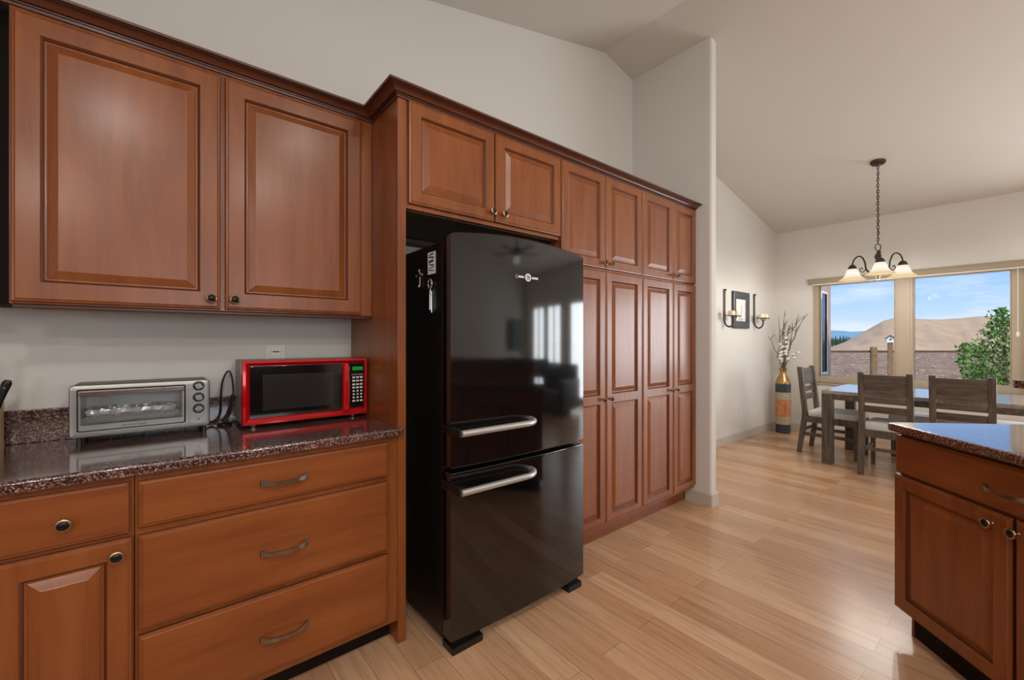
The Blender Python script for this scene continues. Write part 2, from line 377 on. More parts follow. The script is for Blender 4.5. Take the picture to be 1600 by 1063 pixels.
# baseboards
BH = .10
b = MB(); b.box(XD1 + .001, RW, YD - .014, YD, 0, BH, 'trim', .003); struct(b, 'baseboard_dining')
b = MB(); b.box(RW - .014, RW, YF, YD - .015, 0, BH, 'trim', .003); struct(b, 'baseboard_right')
b = MB()
def brd(x0, x1, y0, y1, z): return [(x, y, z) for x, y in rrect(x0, x1, y0, y1, .02, 2, (1, 1, 0, 0))]
b.loft([brd(XD0 - .016, XD1 + .016, YDIV - .016, 1.76, 0), brd(XD0 - .016, XD1 + .016, YDIV - .016, 1.76, BH - .008), brd(XD0 - .008, XD1 + .008, YDIV - .008, 1.76, BH)], 'trim')
struct(b, 'baseboard_divider')
b = MB(); b.box(XL, RW - .015, YF, YF + .014, 0, BH, 'trim', .003); struct(b, 'baseboard_front')

# dining window
XF0, XF1 = RW + .075, RW + .135                                     # frame depth
win = thing('window_1', None, None, (XF0, (WY0 + WY1) / 2, WZ0)); win['kind'] = 'structure'
b = MB()
b.box(XF0, XF1, WY1 - .062, WY1, WZ0, WZ1, 'winframe', .004); b.box(XF0, XF1, WY0, WY0 + .085, WZ0, WZ1, 'winframe', .004)
b.box(XF0, XF1, WY0 + .085, WY1 - .062, WZ1 - .06, WZ1, 'winframe', .004); b.box(XF0, XF1, WY0 + .085, WY1 - .062, WZ0, WZ0 + .075, 'winframe', .004)
b.build('window_frame', win)
b = MB(); b.box(XF0 - .005, XF1 + .005, .905, 1.07, WZ0 + .07, WZ1 - .05, 'winframe', .006)
b.box(XF0 - .012, XF0 - .004, .93, 1.045, WZ0 + .08, WZ1 - .055, 'winframe', .003); b.build('window_mullion', win)
for y0, y1 in ((WY0 + .085, .905), (1.07, WY1 - .062)):
    b = MB()
    for a0, a1, c0, c1 in ((y0, y0 + .012, WZ0 + .075, WZ1 - .06), (y1 - .012, y1, WZ0 + .075, WZ1 - .06), (y0 + .012, y1 - .012, WZ0 + .075, WZ0 + .09), (y0 + .012, y1 - .012, WZ1 - .075, WZ1 - .06)):
        b.box(XF0 + .015, XF0 + .045, a0, a1, c0, c1, 'winframe', .002)
    sash = b.build('window_sash', win)
    b = MB(); b.box(XF0 + .026, XF0 + .032, y0 + .008, y1 - .008, WZ0 + .08, WZ1 - .065, 'glass'); b.build('window_pane', sash)
b = MB(); b.box(RW - .02, XF0, WY0 - .02, WY1 + .02, WZ0 - .022, WZ0, 'winframe', .004); b.build('window_sill', win)
for k, (a, q, z0, z1) in enumerate(LIV):
    wv = thing('window_%d' % (k + 2), None, None, (RW + .04, (a + q) / 2, z0)); wv['kind'] = 'structure'
    b = MB()
    for y0, y1, c0, c1 in ((q, q + .05, z0, z1), (a - .05, a, z0, z1), (q + .05, a - .05, z0, z0 + .05), (q + .05, a - .05, z1 - .05, z1), ((a + q) / 2 - .025, (a + q) / 2 + .025, z0 + .05, z1 - .05)): b.box(RW + .03, RW + .08, y0, y1, c0, c1, 'winframe', .003)
    b.build('window_frame', wv)
wv = thing('window_5', None, None, (.8, YF - .05, .35)); wv['kind'] = 'structure'; b = MB()  # unseen front window, added to let fill light in
for x0, x1, z0, z1 in ((FW0, FW0 + .06, .35, 2.35), (FW1 - .06, FW1, .35, 2.35), (FW0, FW1, .35, .41), (FW0, FW1, 2.29, 2.35), (.77, .83, .41, 2.29)): b.box(x0, x1, YF - .08, YF - .03, z0, z1, 'winframe', .003)
b.build('window_frame', wv)
wv = thing('window_6', None, None, (XL - .05, -2.7, .85)); wv['kind'] = 'structure'; b = MB()  # unseen left window, added for side fill
for y0, y1, z0, z1 in ((-3.6, -3.54, .85, 2.1), (-1.86, -1.8, .85, 2.1), (-3.54, -1.86, .85, .91), (-3.54, -1.86, 2.04, 2.1)): b.box(XL - .08, XL - .03, y0, y1, z0, z1, 'winframe', .003)
b.build('window_frame', wv)

# roller blind above the dining window
bl = thing('roller_blind', 'raised beige roller blind with long valance above the dining window', 'blind', (RW, (WY0 + WY1) / 2, 2.05))
b = MB(); b.box(RW - .05, RW, WY0 - .07, 1.952, 2.055, 2.12, 'valance', .006); b.box(RW - .058, RW, WY0 - .07, 1.956, 2.104, 2.122, 'valance', .004); b.build('valance', bl)
b = MB(); b.box(RW - .026, RW - .01, WY0 - .03, 1.93, 2.036, 2.056, 'ivory', .004); b.build('bottom_rail', bl)
b = MB(); b.tube([(RW - .03, .085, 2.06), (RW - .03, .085, 1.37)], .003, 'white', 6); cdx = b.build('pull_cord', bl)
b = MB(); b.lathe([(.006, 0), (.013, .012), (.015, .03), (.009, .055), (.003, .06)], (RW - .03, .085, 1.315), 'Z', 12, 'white'); b.build('cord_knob', cdx)

# ------------------------------------------------------------------ cabinet parts
def slab_front(b, x0, x1, z0, z1, y, t=.019, m=None):
    prof = [(0, t), (0, .008), (.003, .004), (.008, .003), (.011, 0)]
    b.loft([[(x0 + e, y + d, z0 + e), (x1 - e, y + d, z0 + e), (x1 - e, y + d, z1 - e), (x0 + e, y + d, z1 - e)] for e, d in prof], m, mats=['glaze'] + [m] * 3)
def panel_door(b, x0, x1, z0, z1, y, m, st=.058, rails=None, t=.019, panels=None):
    """raised-panel door; front plane at y facing -Y; panels: list of (z0,z1) of the openings"""
    if panels is None: panels = [(z0 + st, z1 - st)]
    prof = [(0, t), (0, .008), (.003, .004), (.008, .003), (.011, 0)]
    b.loft([[(x0 + e, y + d, z0 + e), (x1 - e, y + d, z0 + e), (x1 - e, y + d, z1 - e), (x0 + e, y + d, z1 - e)] for e, d in prof], m, (True, False), mats=['glaze'] + [m] * 3)
    e = .011; xa, xb = x0 + e, x1 - e; pa, pb = x0 + st, x1 - st
    zs = [z0 + e] + [v for p in panels for v in p] + [z1 - e]
    def q(ax, bx, az, bz): b.face([(ax, y, az), (bx, y, az), (bx, y, bz), (ax, y, bz)], m)
    for i in range(len(zs) - 1):
        q(xa, pa, zs[i], zs[i + 1]); q(pb, xb, zs[i], zs[i + 1])
    for i in range(0, len(zs), 2): q(pa, pb, zs[i], zs[i + 1])
    pp = [(0, 0), (.002, .005), (.006, .0085), (.008, .0125), (.013, .0125), (.016, .0105), (.036, .003), (.039, .0015)]
    for p0, p1 in panels:
        b.loft([[(pa + e_, y + d, p0 + e_), (pb - e_, y + d, p0 + e_), (pb - e_, y + d, p1 - e_), (pa + e_, y + d, p1 - e_)] for e_, d in pp], m, (False, True), mats=[m, 'glaze', 'glaze', m, m, m, m])
def knob(parent, x, y, z, r=.0165, world=True):
    b = MB()
    b.lathe([(.0075, 0), (.0055, .004), (.0055, .014), (.010, .017), (r, .019), (r + .0012, .022), (r, .025), (r * .80, .0265), (r * .78, .0262)], (x, y, z), 'Y', 20, mats=['brass'] * 8, caps=(True, False))
    b.lathe([(r * .78, .0262), (r * .62, .0285), (r * .3, .0300), (.0005, .0305)], (x, y, z), 'Y', 20, 'knobblack', caps=(False, True))
    return b.build('knob', parent, world)
def pull(parent, x, y, z, w=.128, world=True):
    b = MB(); pts = []; n = 14
    rings = []
    for k in range(n + 1):
        s = -1 + 2 * k / n; px = x + s * w / 2; yo = .005 + .024 * (1 - abs(s) ** 2.6)
        fl = .006 + .0055 * abs(s) ** 4
        th = .0035
        zc = z - .004 * (1 - s * s)
        rings.append([(px, y - yo - th, zc - fl), (px, y - yo - th, zc + fl), (px, y - yo + th, zc + fl * .9), (px, y - yo + th, zc - fl * .9)])
    b.loft(rings, 'pewter')
    for s in (-1, 1): b.box(x + s * (w / 2 - .006) - .006, x + s * (w / 2 - .006) + .006, y - .012, y, z - .009, z + .009, 'pewter', .002)
    return b.build('pull_handle', parent, world)

YU, YUC, YP, YT, YB = 1.9508, 1.9708, 1.6888, 1.6688, 1.6688
DT = .0195
# upper wall cabinet left of the fridge
uc = thing('wall_cabinet', 'two-door cherry wall cabinet above the toaster oven and microwave', 'cabinet', (.19, YW, 1.391))
b = MB(); b.box(-.364, .7595, YUC, YW - .001, 1.3912, 2.302, 'cherry')
b.box(-.36, .735, YUC + .02, YW - .01, 1.389, 1.3915, 'inside'); b.build('carcass', uc)
for (x0, x1, kx) in ((-.3596, .167, .138), (.1825, .7062, .211)):
    b = MB(); panel_door(b, x0, x1, 1.3959, 2.2877, YU, 'cherry', .062); d = b.build('door', uc, smooth=14)
    knob(d, kx, YU, 1.434)
b = MB(); b.box(-.36, .755, YUC + .012, YUC + .03, 1.378, 1.391, 'cherry_dark', .003); b.build('light_rail', uc)
nb = thing('wall_cabinet', 'cherry wall cabinet cut off at the left edge of the photo', 'cabinet', (-.8, YW, 1.391))
b = MB(); b.box(-1.3, -.432, YUC + .015, YW - .001, 1.3912, 2.302, 'cherry'); b.build('carcass', nb)
b = MB(); b.box(-.431, -.365, YUC + .10, YW - .001, 1.3912, 2.365, 'toe'); b.build('filler_strip', nb)  # near-black strip painting in the shade of the gap between cabinets
b = MB(); panel_door(b, -1.28, -.47, 1.3959, 2.2877, YUC - .005, 'cherry', .062); b.build('door', nb, smooth=14)

# tall panel beside the fridge
b = MB(); b.box(.7613, .7961, YP, YW - .001, 0, 2.302, 'cherry', .0015); b.box(.7605, .7975, YP - .004, YP + .016, 0, 2.302, 'cherry', .002)
tag(b.build('end_panel'), 'tall cherry end panel standing between the countertop and the black refrigerator', 'panel')

# cabinet over the fridge
fc = thing('bridge_cabinet', 'two-door cherry cabinet bridging over the black refrigerator', 'cabinet', (1.26, YW, 1.84))
b = MB(); b.box(.7975, 1.7285, YP, 2.18, 1.843, 2.302, 'cherry'); b.box(.80, 1.726, YP + .03, 2.175, 1.8405, 1.8432, 'inside'); b.build('carcass', fc)
b = MB(); b.box(.80, 1.726, 2.18, YW - .001, 1.818, 1.89, 'inside', .002); hr = b.build('hanging_rail', fc)
b = MB(); b.lathe([(.006, 0), (.006, .002), (.003, .003)], (.862, 2.18, 1.836), 'Y', 12, 'chrome'); b.build('screw', hr)
for (x0, x1, kx) in ((.8055, 1.2605, 1.238), (1.2665, 1.7255, 1.31)):
    b = MB(); panel_door(b, x0, x1, 1.8618, 2.3002, YT, 'cherry', .055); d = b.build('door', fc, smooth=14)
    knob(d, kx, YT, 1.905)

# pantry cabinets
def pantry(xs, label, kx):
    p = thing('pantry_cabinet', label, 'cabinet', ((xs[0] + xs[2]) / 2, YW, 0), 0, None)
    b = MB(); b.box(xs[0] + .001, xs[2] - .001, YP, YW - .001, .118, 2.302, 'cherry'); b.build('carcass', p)
    b = MB(); b.box(xs[0] + .001, xs[2] - .001, 1.7648, YW - .05, 0, .118, 'cherry_h'); b.build('toe_kick', p)
    for i in range(2):
        x0, x1 = xs[i] + .002, xs[i + 1] - .002
        b = MB(); panel_door(b, x0, x1, 1.722, 2.3002, YT, 'cherry', .054); d = b.build('door', p, smooth=14); knob(d, kx[i], YT, 1.757, .0145)
        b = MB(); panel_door(b, x0, x1, .1413, 1.709, YT, 'cherry', .054, panels=[(.186, .886), (.940, 1.652)]); d = b.build('door', p, smooth=14); knob(d, kx[i] - .008, YT, .914, .0145)
    return p
pantry((1.7295, 2.1225, 2.5145), 'tall four-door cherry pantry cabinet right beside the refrigerator', (2.095, 2.165))
pantry((2.5155, 2.9075, 3.2480), 'tall four-door cherry pantry cabinet against the white wall end', (2.875, 2.945))

# crown moulding over all of them
prof = [(-.003, 2.2992), (.007, 2.3006), (.008, 2.309), (.013, 2.3095), (.0135, 2.314), (.020, 2.3145), (.0225, 2.3165), (.0265, 2.3225), (.034, 2.3285), (.043, 2.3320), (.0500, 2.3325), (.0505, 2.3355), (.0590, 2.336), (.0605, 2.344), (.055, 2.347), (-.003, 2.347)]
b = MB(); st = [[((-1.3, YUC - o, z), (.7605 - o, YUC - o, z), (.7605 - o, YP - .004 - o, z), (3.2515, YP - .004 - o, z))[px] for o, z in prof] for px in range(4)]
np_ = len(prof)
for k in range(3):
    for q_ in range(np_): b.face([st[k][q_], st[k][(q_ + 1) % np_], st[k + 1][(q_ + 1) % np_], st[k + 1][q_]], 'glaze_dark' if q_ in (2, 4, 10) else 'cherry_dark')
b.face(st[0], 'cherry_dark'); b.face(st[3], 'cherry_dark')
tag(b.build('crown_molding', smooth=12), 'stepped dark cherry crown molding along the cabinet tops', 'molding')

# base cabinets left
bc = thing('base_cabinet', 'cherry base cabinet with one drawer over a panelled door', 'cabinet', (-.35, YW, 0))
b = MB(); b.box(-.66, -.068, YP, YW - .001, .10, .8795, 'cherry'); b.build('carcass', bc)
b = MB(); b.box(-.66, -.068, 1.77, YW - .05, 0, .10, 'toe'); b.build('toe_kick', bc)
b = MB(); slab_front(b, -.600, -.0785, .711, .862, YB, m='cherry_h'); d = b.build('drawer', bc, smooth=14); knob(d, -.209, YB, .779)
b = MB(); panel_door(b, -.347, -.0705, .125, .699, YB, 'cherry', .054); d = b.build('door', bc, smooth=14); knob(d, -.104, YB, .659)
b = MB(); panel_door(b, -.645, -.357, .125, .699, YB, 'cherry', .056); b.build('door', bc, smooth=14)
bd = thing('drawer_cabinet', 'cherry base cabinet with three wide drawers beside the fridge panel', 'cabinet', (.35, YW, 0))
b = MB(); b.box(-.066, .7595, YP, YW - .001, .10, .8795, 'cherry'); b.build('carcass', bd)
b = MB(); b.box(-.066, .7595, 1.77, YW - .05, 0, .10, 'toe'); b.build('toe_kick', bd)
for z0, z1, zp in ((.719, .858, .788), (.4155, .6975, .547), (.124, .3985, .252)):
    b = MB(); slab_front(b, -.0585, .7134, z0, z1, YB, m='cherry_h'); d = b.build('drawer', bd, smooth=14); pull(d, .331, YB, zp, .150)

# countertop with backsplash
def slab_profile(y0, y1, z0, z1, r=.010):
    return [(y1, z0), (y1, z1)] + [(y0 + r - r * sin(a), z1 - r + r * cos(a)) for a in [pi / 2 * k / 5 for k in range(6)]] + [(y0 + r * .6 - r * .6 * cos(a), z0 + r * .6 - r * .6 * sin(a)) for a in [pi / 2 * k / 3 for k in range(4)]]
ct = thing('countertop', 'red-brown granite countertop under the toaster oven and microwave', 'countertop', (0, YW, .88))
b = MB()
b.prism(slab_profile(1.655, YW - .001, .8808, .914), 'X', -1.3, .7595, 'granite')
b.box(.7595, .775, 1.657, 1.683, .8808, .914, 'granite', .006)
b.build('worktop', ct)
b = MB(); b.box(-1.3, .7595, YW - .022, YW - .001, .9142, 1.032, 'granite', .003); b.build('backsplash', ct)

# ------------------------------------------------------------------ refrigerator
FX0, FX1, FYB = .897, 1.700, 1.5536
fr = thing('refrigerator', 'glossy black retro bottom-freezer refrigerator in the cabinet niche', 'refrigerator', (1.298, 1.9, 0))
b = MB(); b.box(FX0 + .002, FX1 - .002, FYB, 2.20, .035, 1.692, 'fridge_side', .004); b.box(FX0 + .02, FX1 - .02, FYB + .05, 2.16, .012, .036, 'blackp'); b.build('body', fr)
SAG, YE, ARCH = .016, 1.486, .030
def bow(x):
    c = (FX0 + FX1) / 2; hw = (FX1 - FX0) / 2; rr = (hw * hw + SAG * SAG) / (2 * SAG)
    return YE - (math.sqrt(max(rr * rr - (x - c) ** 2, 0)) - (rr - SAG))
def fdoor(z0, z1, arch=0.0):
    n = 40; xs = [FX0 + (FX1 - FX0) * k / n for k in range(n + 1)]
    def outline(ins):
        pts = []
        for x in xs:
            xx = FX0 + ins + (x - FX0) * (FX1 - FX0 - 2 * ins) / (FX1 - FX0)
            pts.append((xx, bow(xx) + ins))
        pts += [(FX1 - ins, FYB - .008), (FX0 + ins, FYB - .008)]
        return pts
    b = MB(); rings = []
    for ins, z in ((.010, z0), (.003, z0 + .003), (0, z0 + .010), (0, z1 - .010), (.003, z1 - .003), (.010, z1)):
        rings.append([(x, y, z + (arch * (1 - ((x - FX0) / (FX1 - FX0) * 2 - 1) ** 2) if z > z1 - .011 else 0)) for x, y in outline(ins)])
    b.loft(rings, 'fridge')
    b.box(FX0 + .008, FX1 - .008, FYB - .010, FYB + .001, z0 + .008, z1 - .008, 'blackp')
    return b
def fhandle(parent, z):
    b = MB(); xl = FX0 - .006
    b.box(xl - .004, xl + .008, 1.405, 1.548, z - .016, z + .016, 'blackp', .004)
    pts = [(xl + .004, 1.402, z)]
    for k in range(1, 12): pts.append((xl + .004 + .335 * k / 12, 1.402 - .006 * k / 12, z))
    cx = xl + .339
    for k in range(9):
        a = pi / 2 * k / 8; pts.append((cx + .085 * sin(a), 1.396 + .078 * (1 - cos(a)), z))
    b.tube(pts, .0135, 'steel', 14)
    for yy in (1.535, 1.505): b.lathe([(.005, 0), (.005, .002), (.001, .004)], (xl - .004, yy, z + .002), 'X', 10, 'chrome')
    for o in b.bm.verts: pass
    return b.build('handle', parent)
d1 = fdoor(.752, 1.716, ARCH).build('fresh_food_door', fr); fhandle(d1, .913)
d2 = fdoor(.048, .738).build('freezer_door', fr); fhandle(d2, .682)
b = MB(); b.box(FX0 + .01, FX0 + .07, 1.50, 1.60, 1.693, 1.708, 'blackp', .004); b.lathe([(.008, 0), (.008, .012), (.004, .015)], (FX0 + .035, 1.52, 1.708), 'Z', 12, 'chrome'); b.build('hinge', fr)
for x0, x1 in ((FX0 + .004, FX0 + .155), (FX1 - .12, FX1 - .022)):
    b = MB(); b.box(x0, x1, 1.476, 1.56, .0, .030, 'blackp', .004); b.box(x0 + .01, x1 - .01, 1.50, 1.60, .028, .05, 'blackp'); b.build('foot', fr)
b = MB(); b.box(FX0 + .16, FX1 - .14, 1.60, 1.62, .012, .05, 'blackp'); b.build('base_grille', fr)
# badge: ring with a letter-like mark between two short rows of block letters
b = MB(); zc = 1.567
def onbow(x, z, o): return (x, bow(x) - o, z)
def ringmesh(cx, cz, r0, r1, o, mat, a0=0, a1=2 * pi, n=28):
    for k in range(n):
        u0 = a0 + (a1 - a0) * k / n; u1 = a0 + (a1 - a0) * (k + 1) / n
        b.loft([[onbow(cx + r0 * cos(u), cz + r0 * sin(u), o), onbow(cx + r1 * cos(u), cz + r1 * sin(u), o), onbow(cx + r1 * cos(u), cz + r1 * sin(u), -.002), onbow(cx + r0 * cos(u), cz + r0 * sin(u), -.002)] for u in (u0, u1)], mat)
ringmesh(1.299, zc, .0120, .0180, .003, 'white'); ringmesh(1.299, zc, .004, .008, .003, 'white', R(35), R(330), 18)
for x0, k in ((1.241, 6), (1.324, 7)):
    for i in range(k):
        xx = x0 + i * .0056; p = onbow(xx, zc, 0); b.box(xx, xx + .0042, p[1] - .002, p[1] + .002, zc - .0045, zc + .0045, 'white')
p = onbow(1.231, zc, 0); b.box(1.227, 1.237, p[1] - .002, p[1] + .002, zc - .008, zc + .008, 'blackp', .001)
b.build('badge', d1)

# things stuck to the side of the fridge
XS = FX0
note = thing('paper_note', 'small printed white paper note stuck on the fridge side', 'note', (XS, 1.642, 1.60))
b = MB(); b.box(XS - .0012, XS + .0015, 1.612, 1.676, 1.565, 1.660, 'paper'); b.build('sheet', note)
b = MB()
for k, (z, y0, y1, h) in enumerate(((1.65, 1.622, 1.664, .006), (1.637, 1.618, 1.668, .007), (1.620, 1.625, 1.667, .011), (1.604, 1.620, 1.662, .006), (1.592, 1.620, 1.664, .004), (1.58, 1.618, 1.666, .004))):
    b.box(XS - .0016, XS - .0010, y0, y1, z - h / 2, z + h / 2, 'ink', rot=Matrix.Rotation(R(8 if k % 2 else -5), 3, 'X'))
b.build('printed_lines', note)
b = MB(); yc, z0 = 1.748, 1.523
b.box(XS - .008, XS - .001, yc - .008, yc + .008, z0, z0 + .062, 'pewter', .003); b.box(XS - .008, XS - .001, yc - .024, yc + .024, z0 + .04, z0 + .054, 'pewter', .003)
b.sphere((XS - .006, yc, z0 + .068), .009, 'pewter'); b.sphere((XS - .006, yc - .026, z0 + .047), .008, 'pewter'); b.sphere((XS - .006, yc + .026, z0 + .047), .008, 'pewter'); b.sphere((XS - .006, yc, z0 - .002), .010, 'pewter')
b.box(XS - .002, XS + .001, yc - .006, yc + .006, z0 + .01, z0 + .05, 'blackp')
tag(b.build('cross_magnet'), 'small silver cross-shaped magnet on the fridge side left of the bottle opener', 'magnet')
op = thing('bottle_opener', 'silver bottle opener with ring head hanging on the fridge side', 'bottle opener', (XS, 1.65, 1.45))
b = MB(); yc, zr = 1.648, 1.522
b.tube([(XS - .006, yc + .017 * cos(a), zr + .020 * sin(a)) for a in [2 * pi * k / 20 for k in range(21)]], .0045, 'chrome', 8); b.box(XS - .009, XS - .003, yc - .007, yc + .007, zr - .036, zr - .018, 'chrome', .002); b.build('head', op)
b = MB(); b.box(XS - .010, XS - .003, yc - .005, yc + .005, 1.408, zr - .034, 'chrome', .002); b.box(XS - .004, XS + .001, yc - .009, yc + .009, 1.396, zr - .03, 'blackp', .002); b.build('grip', op)

# ------------------------------------------------------------------ microwave
MX0, MX1, MY, MZ0, MZ1 = .242, .753, 2.008, .928, 1.195
mw = thing('microwave', 'red-fronted microwave oven on the granite counter beside the end panel', 'microwave', (.5, 2.13, .914))
b = MB(); b.box(MX0 + .004, MX1 - .004, MY + .022, 2.242, MZ0, MZ1 - .002, 'mw_side', .004); b.build('body', mw)
XH = .655                                                            # door / control split
b = MB()                                                             # red frame, bevelled inwards
def fring(e, y): return [(MX0 + e, y, MZ0 + e * .95), (MX1 - e * .55, y, MZ0 + e * .95), (MX1 - e * .55, y, MZ1 - e * .75), (MX0 + e, y, MZ1 - e * .75)]
b.loft([fring(0, MY + .024), fring(0, MY + .010), fring(.004, MY + .002), fring(.014, MY), fring(.027, MY + .008), fring(.029, MY + .013)], 'red', (True, True))
b.build('front_frame', mw)
b = MB(); b.box(MX0 + .030, XH - .001, MY + .004, MY + .014, MZ0 + .030, MZ1 - .024, 'mw_black', .002); dr = b.build('door', mw)
b = MB(); b.box(.316, .598, MY + .0025, MY + .0045, MZ0 + .058, MZ1 - .062, 'mw_win', .0005); b.build('window', dr)
b = MB()
pts = [(.6425, MZ0 + .022), (.6425, MZ1 - .026)]
b.loft([[(.636, MY + .006, z), (.638, MY - .006 + dy, z), (.646, MY - .014 + dy, z), (.660, MY - .014 + dy, z), (.668, MY - .006 + dy, z), (.668, MY + .006, z)] for z, dy in ((MZ0 + .020, .008), (MZ0 + .035, 0), (MZ1 - .04, 0), (MZ1 - .024, .008))], 'red')
b.build('door_handle', dr)
cp = MB(); cp.box(.669, MX1 - .016, MY + .003, MY + .014, MZ0 + .034, MZ1 - .022, 'mw_black', .003); cpo = cp.build('control_panel', mw)
b = MB(); b.box(.6775, .733, MY + .0018, MY + .004, 1.136, 1.156, 'mw_black', .0005); dsp = b.build('display', cpo)
b = MB()
for i in range(4):
    xx = .6835 + i * .0122; t_ = .0018
    for (ax, bx, az, bz) in ((0, .0085, 0, t_), (0, .0085, .0128, .0128 + t_), (0, t_, .001, .0136), (.0085 - t_, .0085, .001, .0136)): b.box(xx + ax, xx + bx, MY + .0008, MY + .002, 1.1385 + az, 1.1385 + bz, 'led')
b.build('digits', dsp)
text_mesh('lettering', 'Hamilton Beach', .0085, 'button', cpo, (.706, MY + .0026, 1.118), (pi / 2, 0, 0))
rows = [(1.104, .0085), (1.088, .0085), (1.071, .0085), (1.056, .0085), (1.040, .008), (1.025, .008), (1.010, .008), (.994, .008)]
for r_, (z, h) in enumerate(rows):
    for c_ in range(3):
        wd = .0135 if r_ < 4 or (r_ == 7 and c_ != 1) else .0095
        xx = .6885 + c_ * .0175
        b = MB(); b.box(xx - wd / 2, xx + wd / 2, MY + .0012, MY + .0034, z - h / 2, z + h / 2, 'button', .0012); b.build('button', cpo, smooth=0)
for xx, yy in ((.29, 2.06), (.70, 2.06), (.29, 2.21), (.70, 2.21)):
    b = MB(); b.lathe([(.012, .914), (.014, .920), (.014, .929)], (xx, yy, 0), 'Z', 14, 'pewter'); b.build('foot', mw)

# ------------------------------------------------------------------ toaster oven
TX0, TX1, TY, TZ0, TZ1 = -.252, .143, 2.078, .937, 1.122
to = thing('toaster_oven', 'silver toaster oven with three round dials on the granite counter', 'toaster oven', (-.05, 2.15, .914))
def rr2(x0, x1, z0, z1, r, y, n=5): return [(x, y, z) for x, z in rrect(x0, x1, z0, z1, r, n)]
b = MB()                                                             # open-fronted shell
b.loft([rr2(TX0 + .004, TX1 - .004, TZ0, TZ1, .012, TY + .012), rr2(TX0 + .004, TX1 - .004, TZ0, TZ1, .012, 2.236), rr2(TX0 + .016, TX1 - .016, TZ0 + .01, TZ1 - .01, .008, 2.240)], 'toaster_top', (False, True))
b.loft([rr2(TX0 + .022, .058, TZ0 + .026, TZ1 - .022, .004, TY + .012), rr2(TX0 + .03, .05, TZ0 + .03, TZ1 - .026, .004, 2.226)], 'cavity', (False, True))
b.build('shell', to)
b = MB()                                                             # face frame with window opening
o_ = rr2(TX0, TX1, TZ0, TZ1, .014, 0); 
OX0, OX1, OZ0, OZ1 = TX0 + .020, .066, TZ0 + .022, TZ1 - .016
rings = [rr2(TX0 + .004, TX1 - .004, TZ0 + .004, TZ1 - .004, .012, TY + .016), rr2(TX0, TX1, TZ0, TZ1, .014, TY + .010), rr2(TX0 + .003, TX1 - .003, TZ0 + .003, TZ1 - .003, .012, TY + .002), rr2(TX0 + .010, TX1 - .010, TZ0 + .010, TZ1 - .010, .010, TY),
         rr2(OX0, OX1, OZ0, OZ1, .006, TY), rr2(OX0 + .001, OX1 - .001, OZ0 + .001, OZ1 - .001, .006, TY + .014)]
b.loft(rings, 'toaster_steel', (False, False)); b.build('face_frame', to)
b = MB()
dx0, dx1, dz0, dz1 = OX0 + .003, OX1 - .003, OZ0 + .002, OZ1 - .003
gx0, gx1, gz0, gz1 = dx0 + .007, dx1 - .007, dz0 + .021, dz1 - .005
b.loft([rr2(dx0, dx1, dz0, dz1, .004, TY + .012), rr2(dx0, dx1, dz0, dz1, .004, TY - .001), rr2(dx0 + .002, dx1 - .002, dz0 + .002, dz1 - .002, .004, TY - .003), rr2(gx0, gx1, gz0, gz1, .003, TY - .003), rr2(gx0, gx1, gz0, gz1, .003, TY + .010)], 'toaster_steel', (False, False))
dr = b.build('door', to)
b = MB(); b.box(gx0 - .002, gx1 + .002, TY + .002, TY + .005, gz0 - .002, gz1 + .002, 'ovenglass'); b.build('door_glass', dr)
b = MB(); hz = dz1 - .0105
b.loft([rr2(dx0 + .004, dx1 - .002, hz - .008, hz + .008, .007, TY - .004), rr2(dx0 + .003, dx1 - .001, hz - .009, hz + .009, .008, TY - .018), rr2(dx0 + .006, dx1 - .004, hz - .006, hz + .006, .005, TY - .026)], 'chrome', (True, True)); b.build('handle', dr)
text_mesh('lettering', 'Hamilton Beach', .0105, 'ink', dr, ((dx0 + dx1) / 2 - .0, TY - .0033, dz0 + .0105), (pi / 2, 0, 0))
b = MB(); b.loft([rr2(.074, .137, TZ0 + .012, TZ1 - .008, .022, TY + .001), rr2(.0745, .1365, TZ0 + .0125, TZ1 - .0085, .021, TY - .002), rr2(.077, .134, TZ0 + .015, TZ1 - .011, .019, TY - .003)], 'toaster_steel'); cpo = b.build('control_panel', to)
for k, (z, a) in enumerate(((1.0985, 20), (1.0545, 40), (1.0105, 0))):
    b = MB(); c_ = (.106, TY - .003, z)
    b.lathe([(.0185, 0), (.0185, .003), (.017, .004)], c_, 'Y', 28, 'blackp')
    b.lathe([(.0135, .004), (.0125, .016), (.011, .018)], c_, 'Y', 8, 'toaster_steel')
    b.box(c_[0] - .0135, c_[0] + .0135, TY - .024, TY - .006, z - .0045, z + .0045, 'toaster_steel', .001, rot=Matrix.Rotation(R(a), 3, 'Y'))
    b.build('dial', cpo)
b = MB(); b.lathe([(.003, 0), (.003, .001)], (.106, TY - .003, .968), 'Y', 10, 'ink'); b.build('indicator_light', cpo)
for xx, yy in ((-.228, 2.10), (.125, 2.10), (-.228, 2.215), (.125, 2.215)):
    b = MB(); b.lathe([(.0075, .914), (.007, .937)], (xx, yy, 0), 'Z', 12, 'blackp'); b.build('foot', to)
b = MB()
for k in range(14): b.tube([(-.222 + k * .0205, TY + .016, 1.004), (-.222 + k * .0205, 2.222, 1.004)], .0012, 'chrome', 6)
for yy in (TY + .018, 2.22): b.tube([(-.224, yy, 1.004), (.046, yy, 1.004)], .0018, 'chrome', 6)
b.build('rack', to)
b = MB()                                                             # foil-lined tray on the rack
def wob(x, y, z, s=.003): return (x + random.uniform(-s, s), y + random.uniform(-s, s), z + random.uniform(-s, s))
n = 26
outer = [(-.212 + .245 * k / n, 0) for k in range(n + 1)]
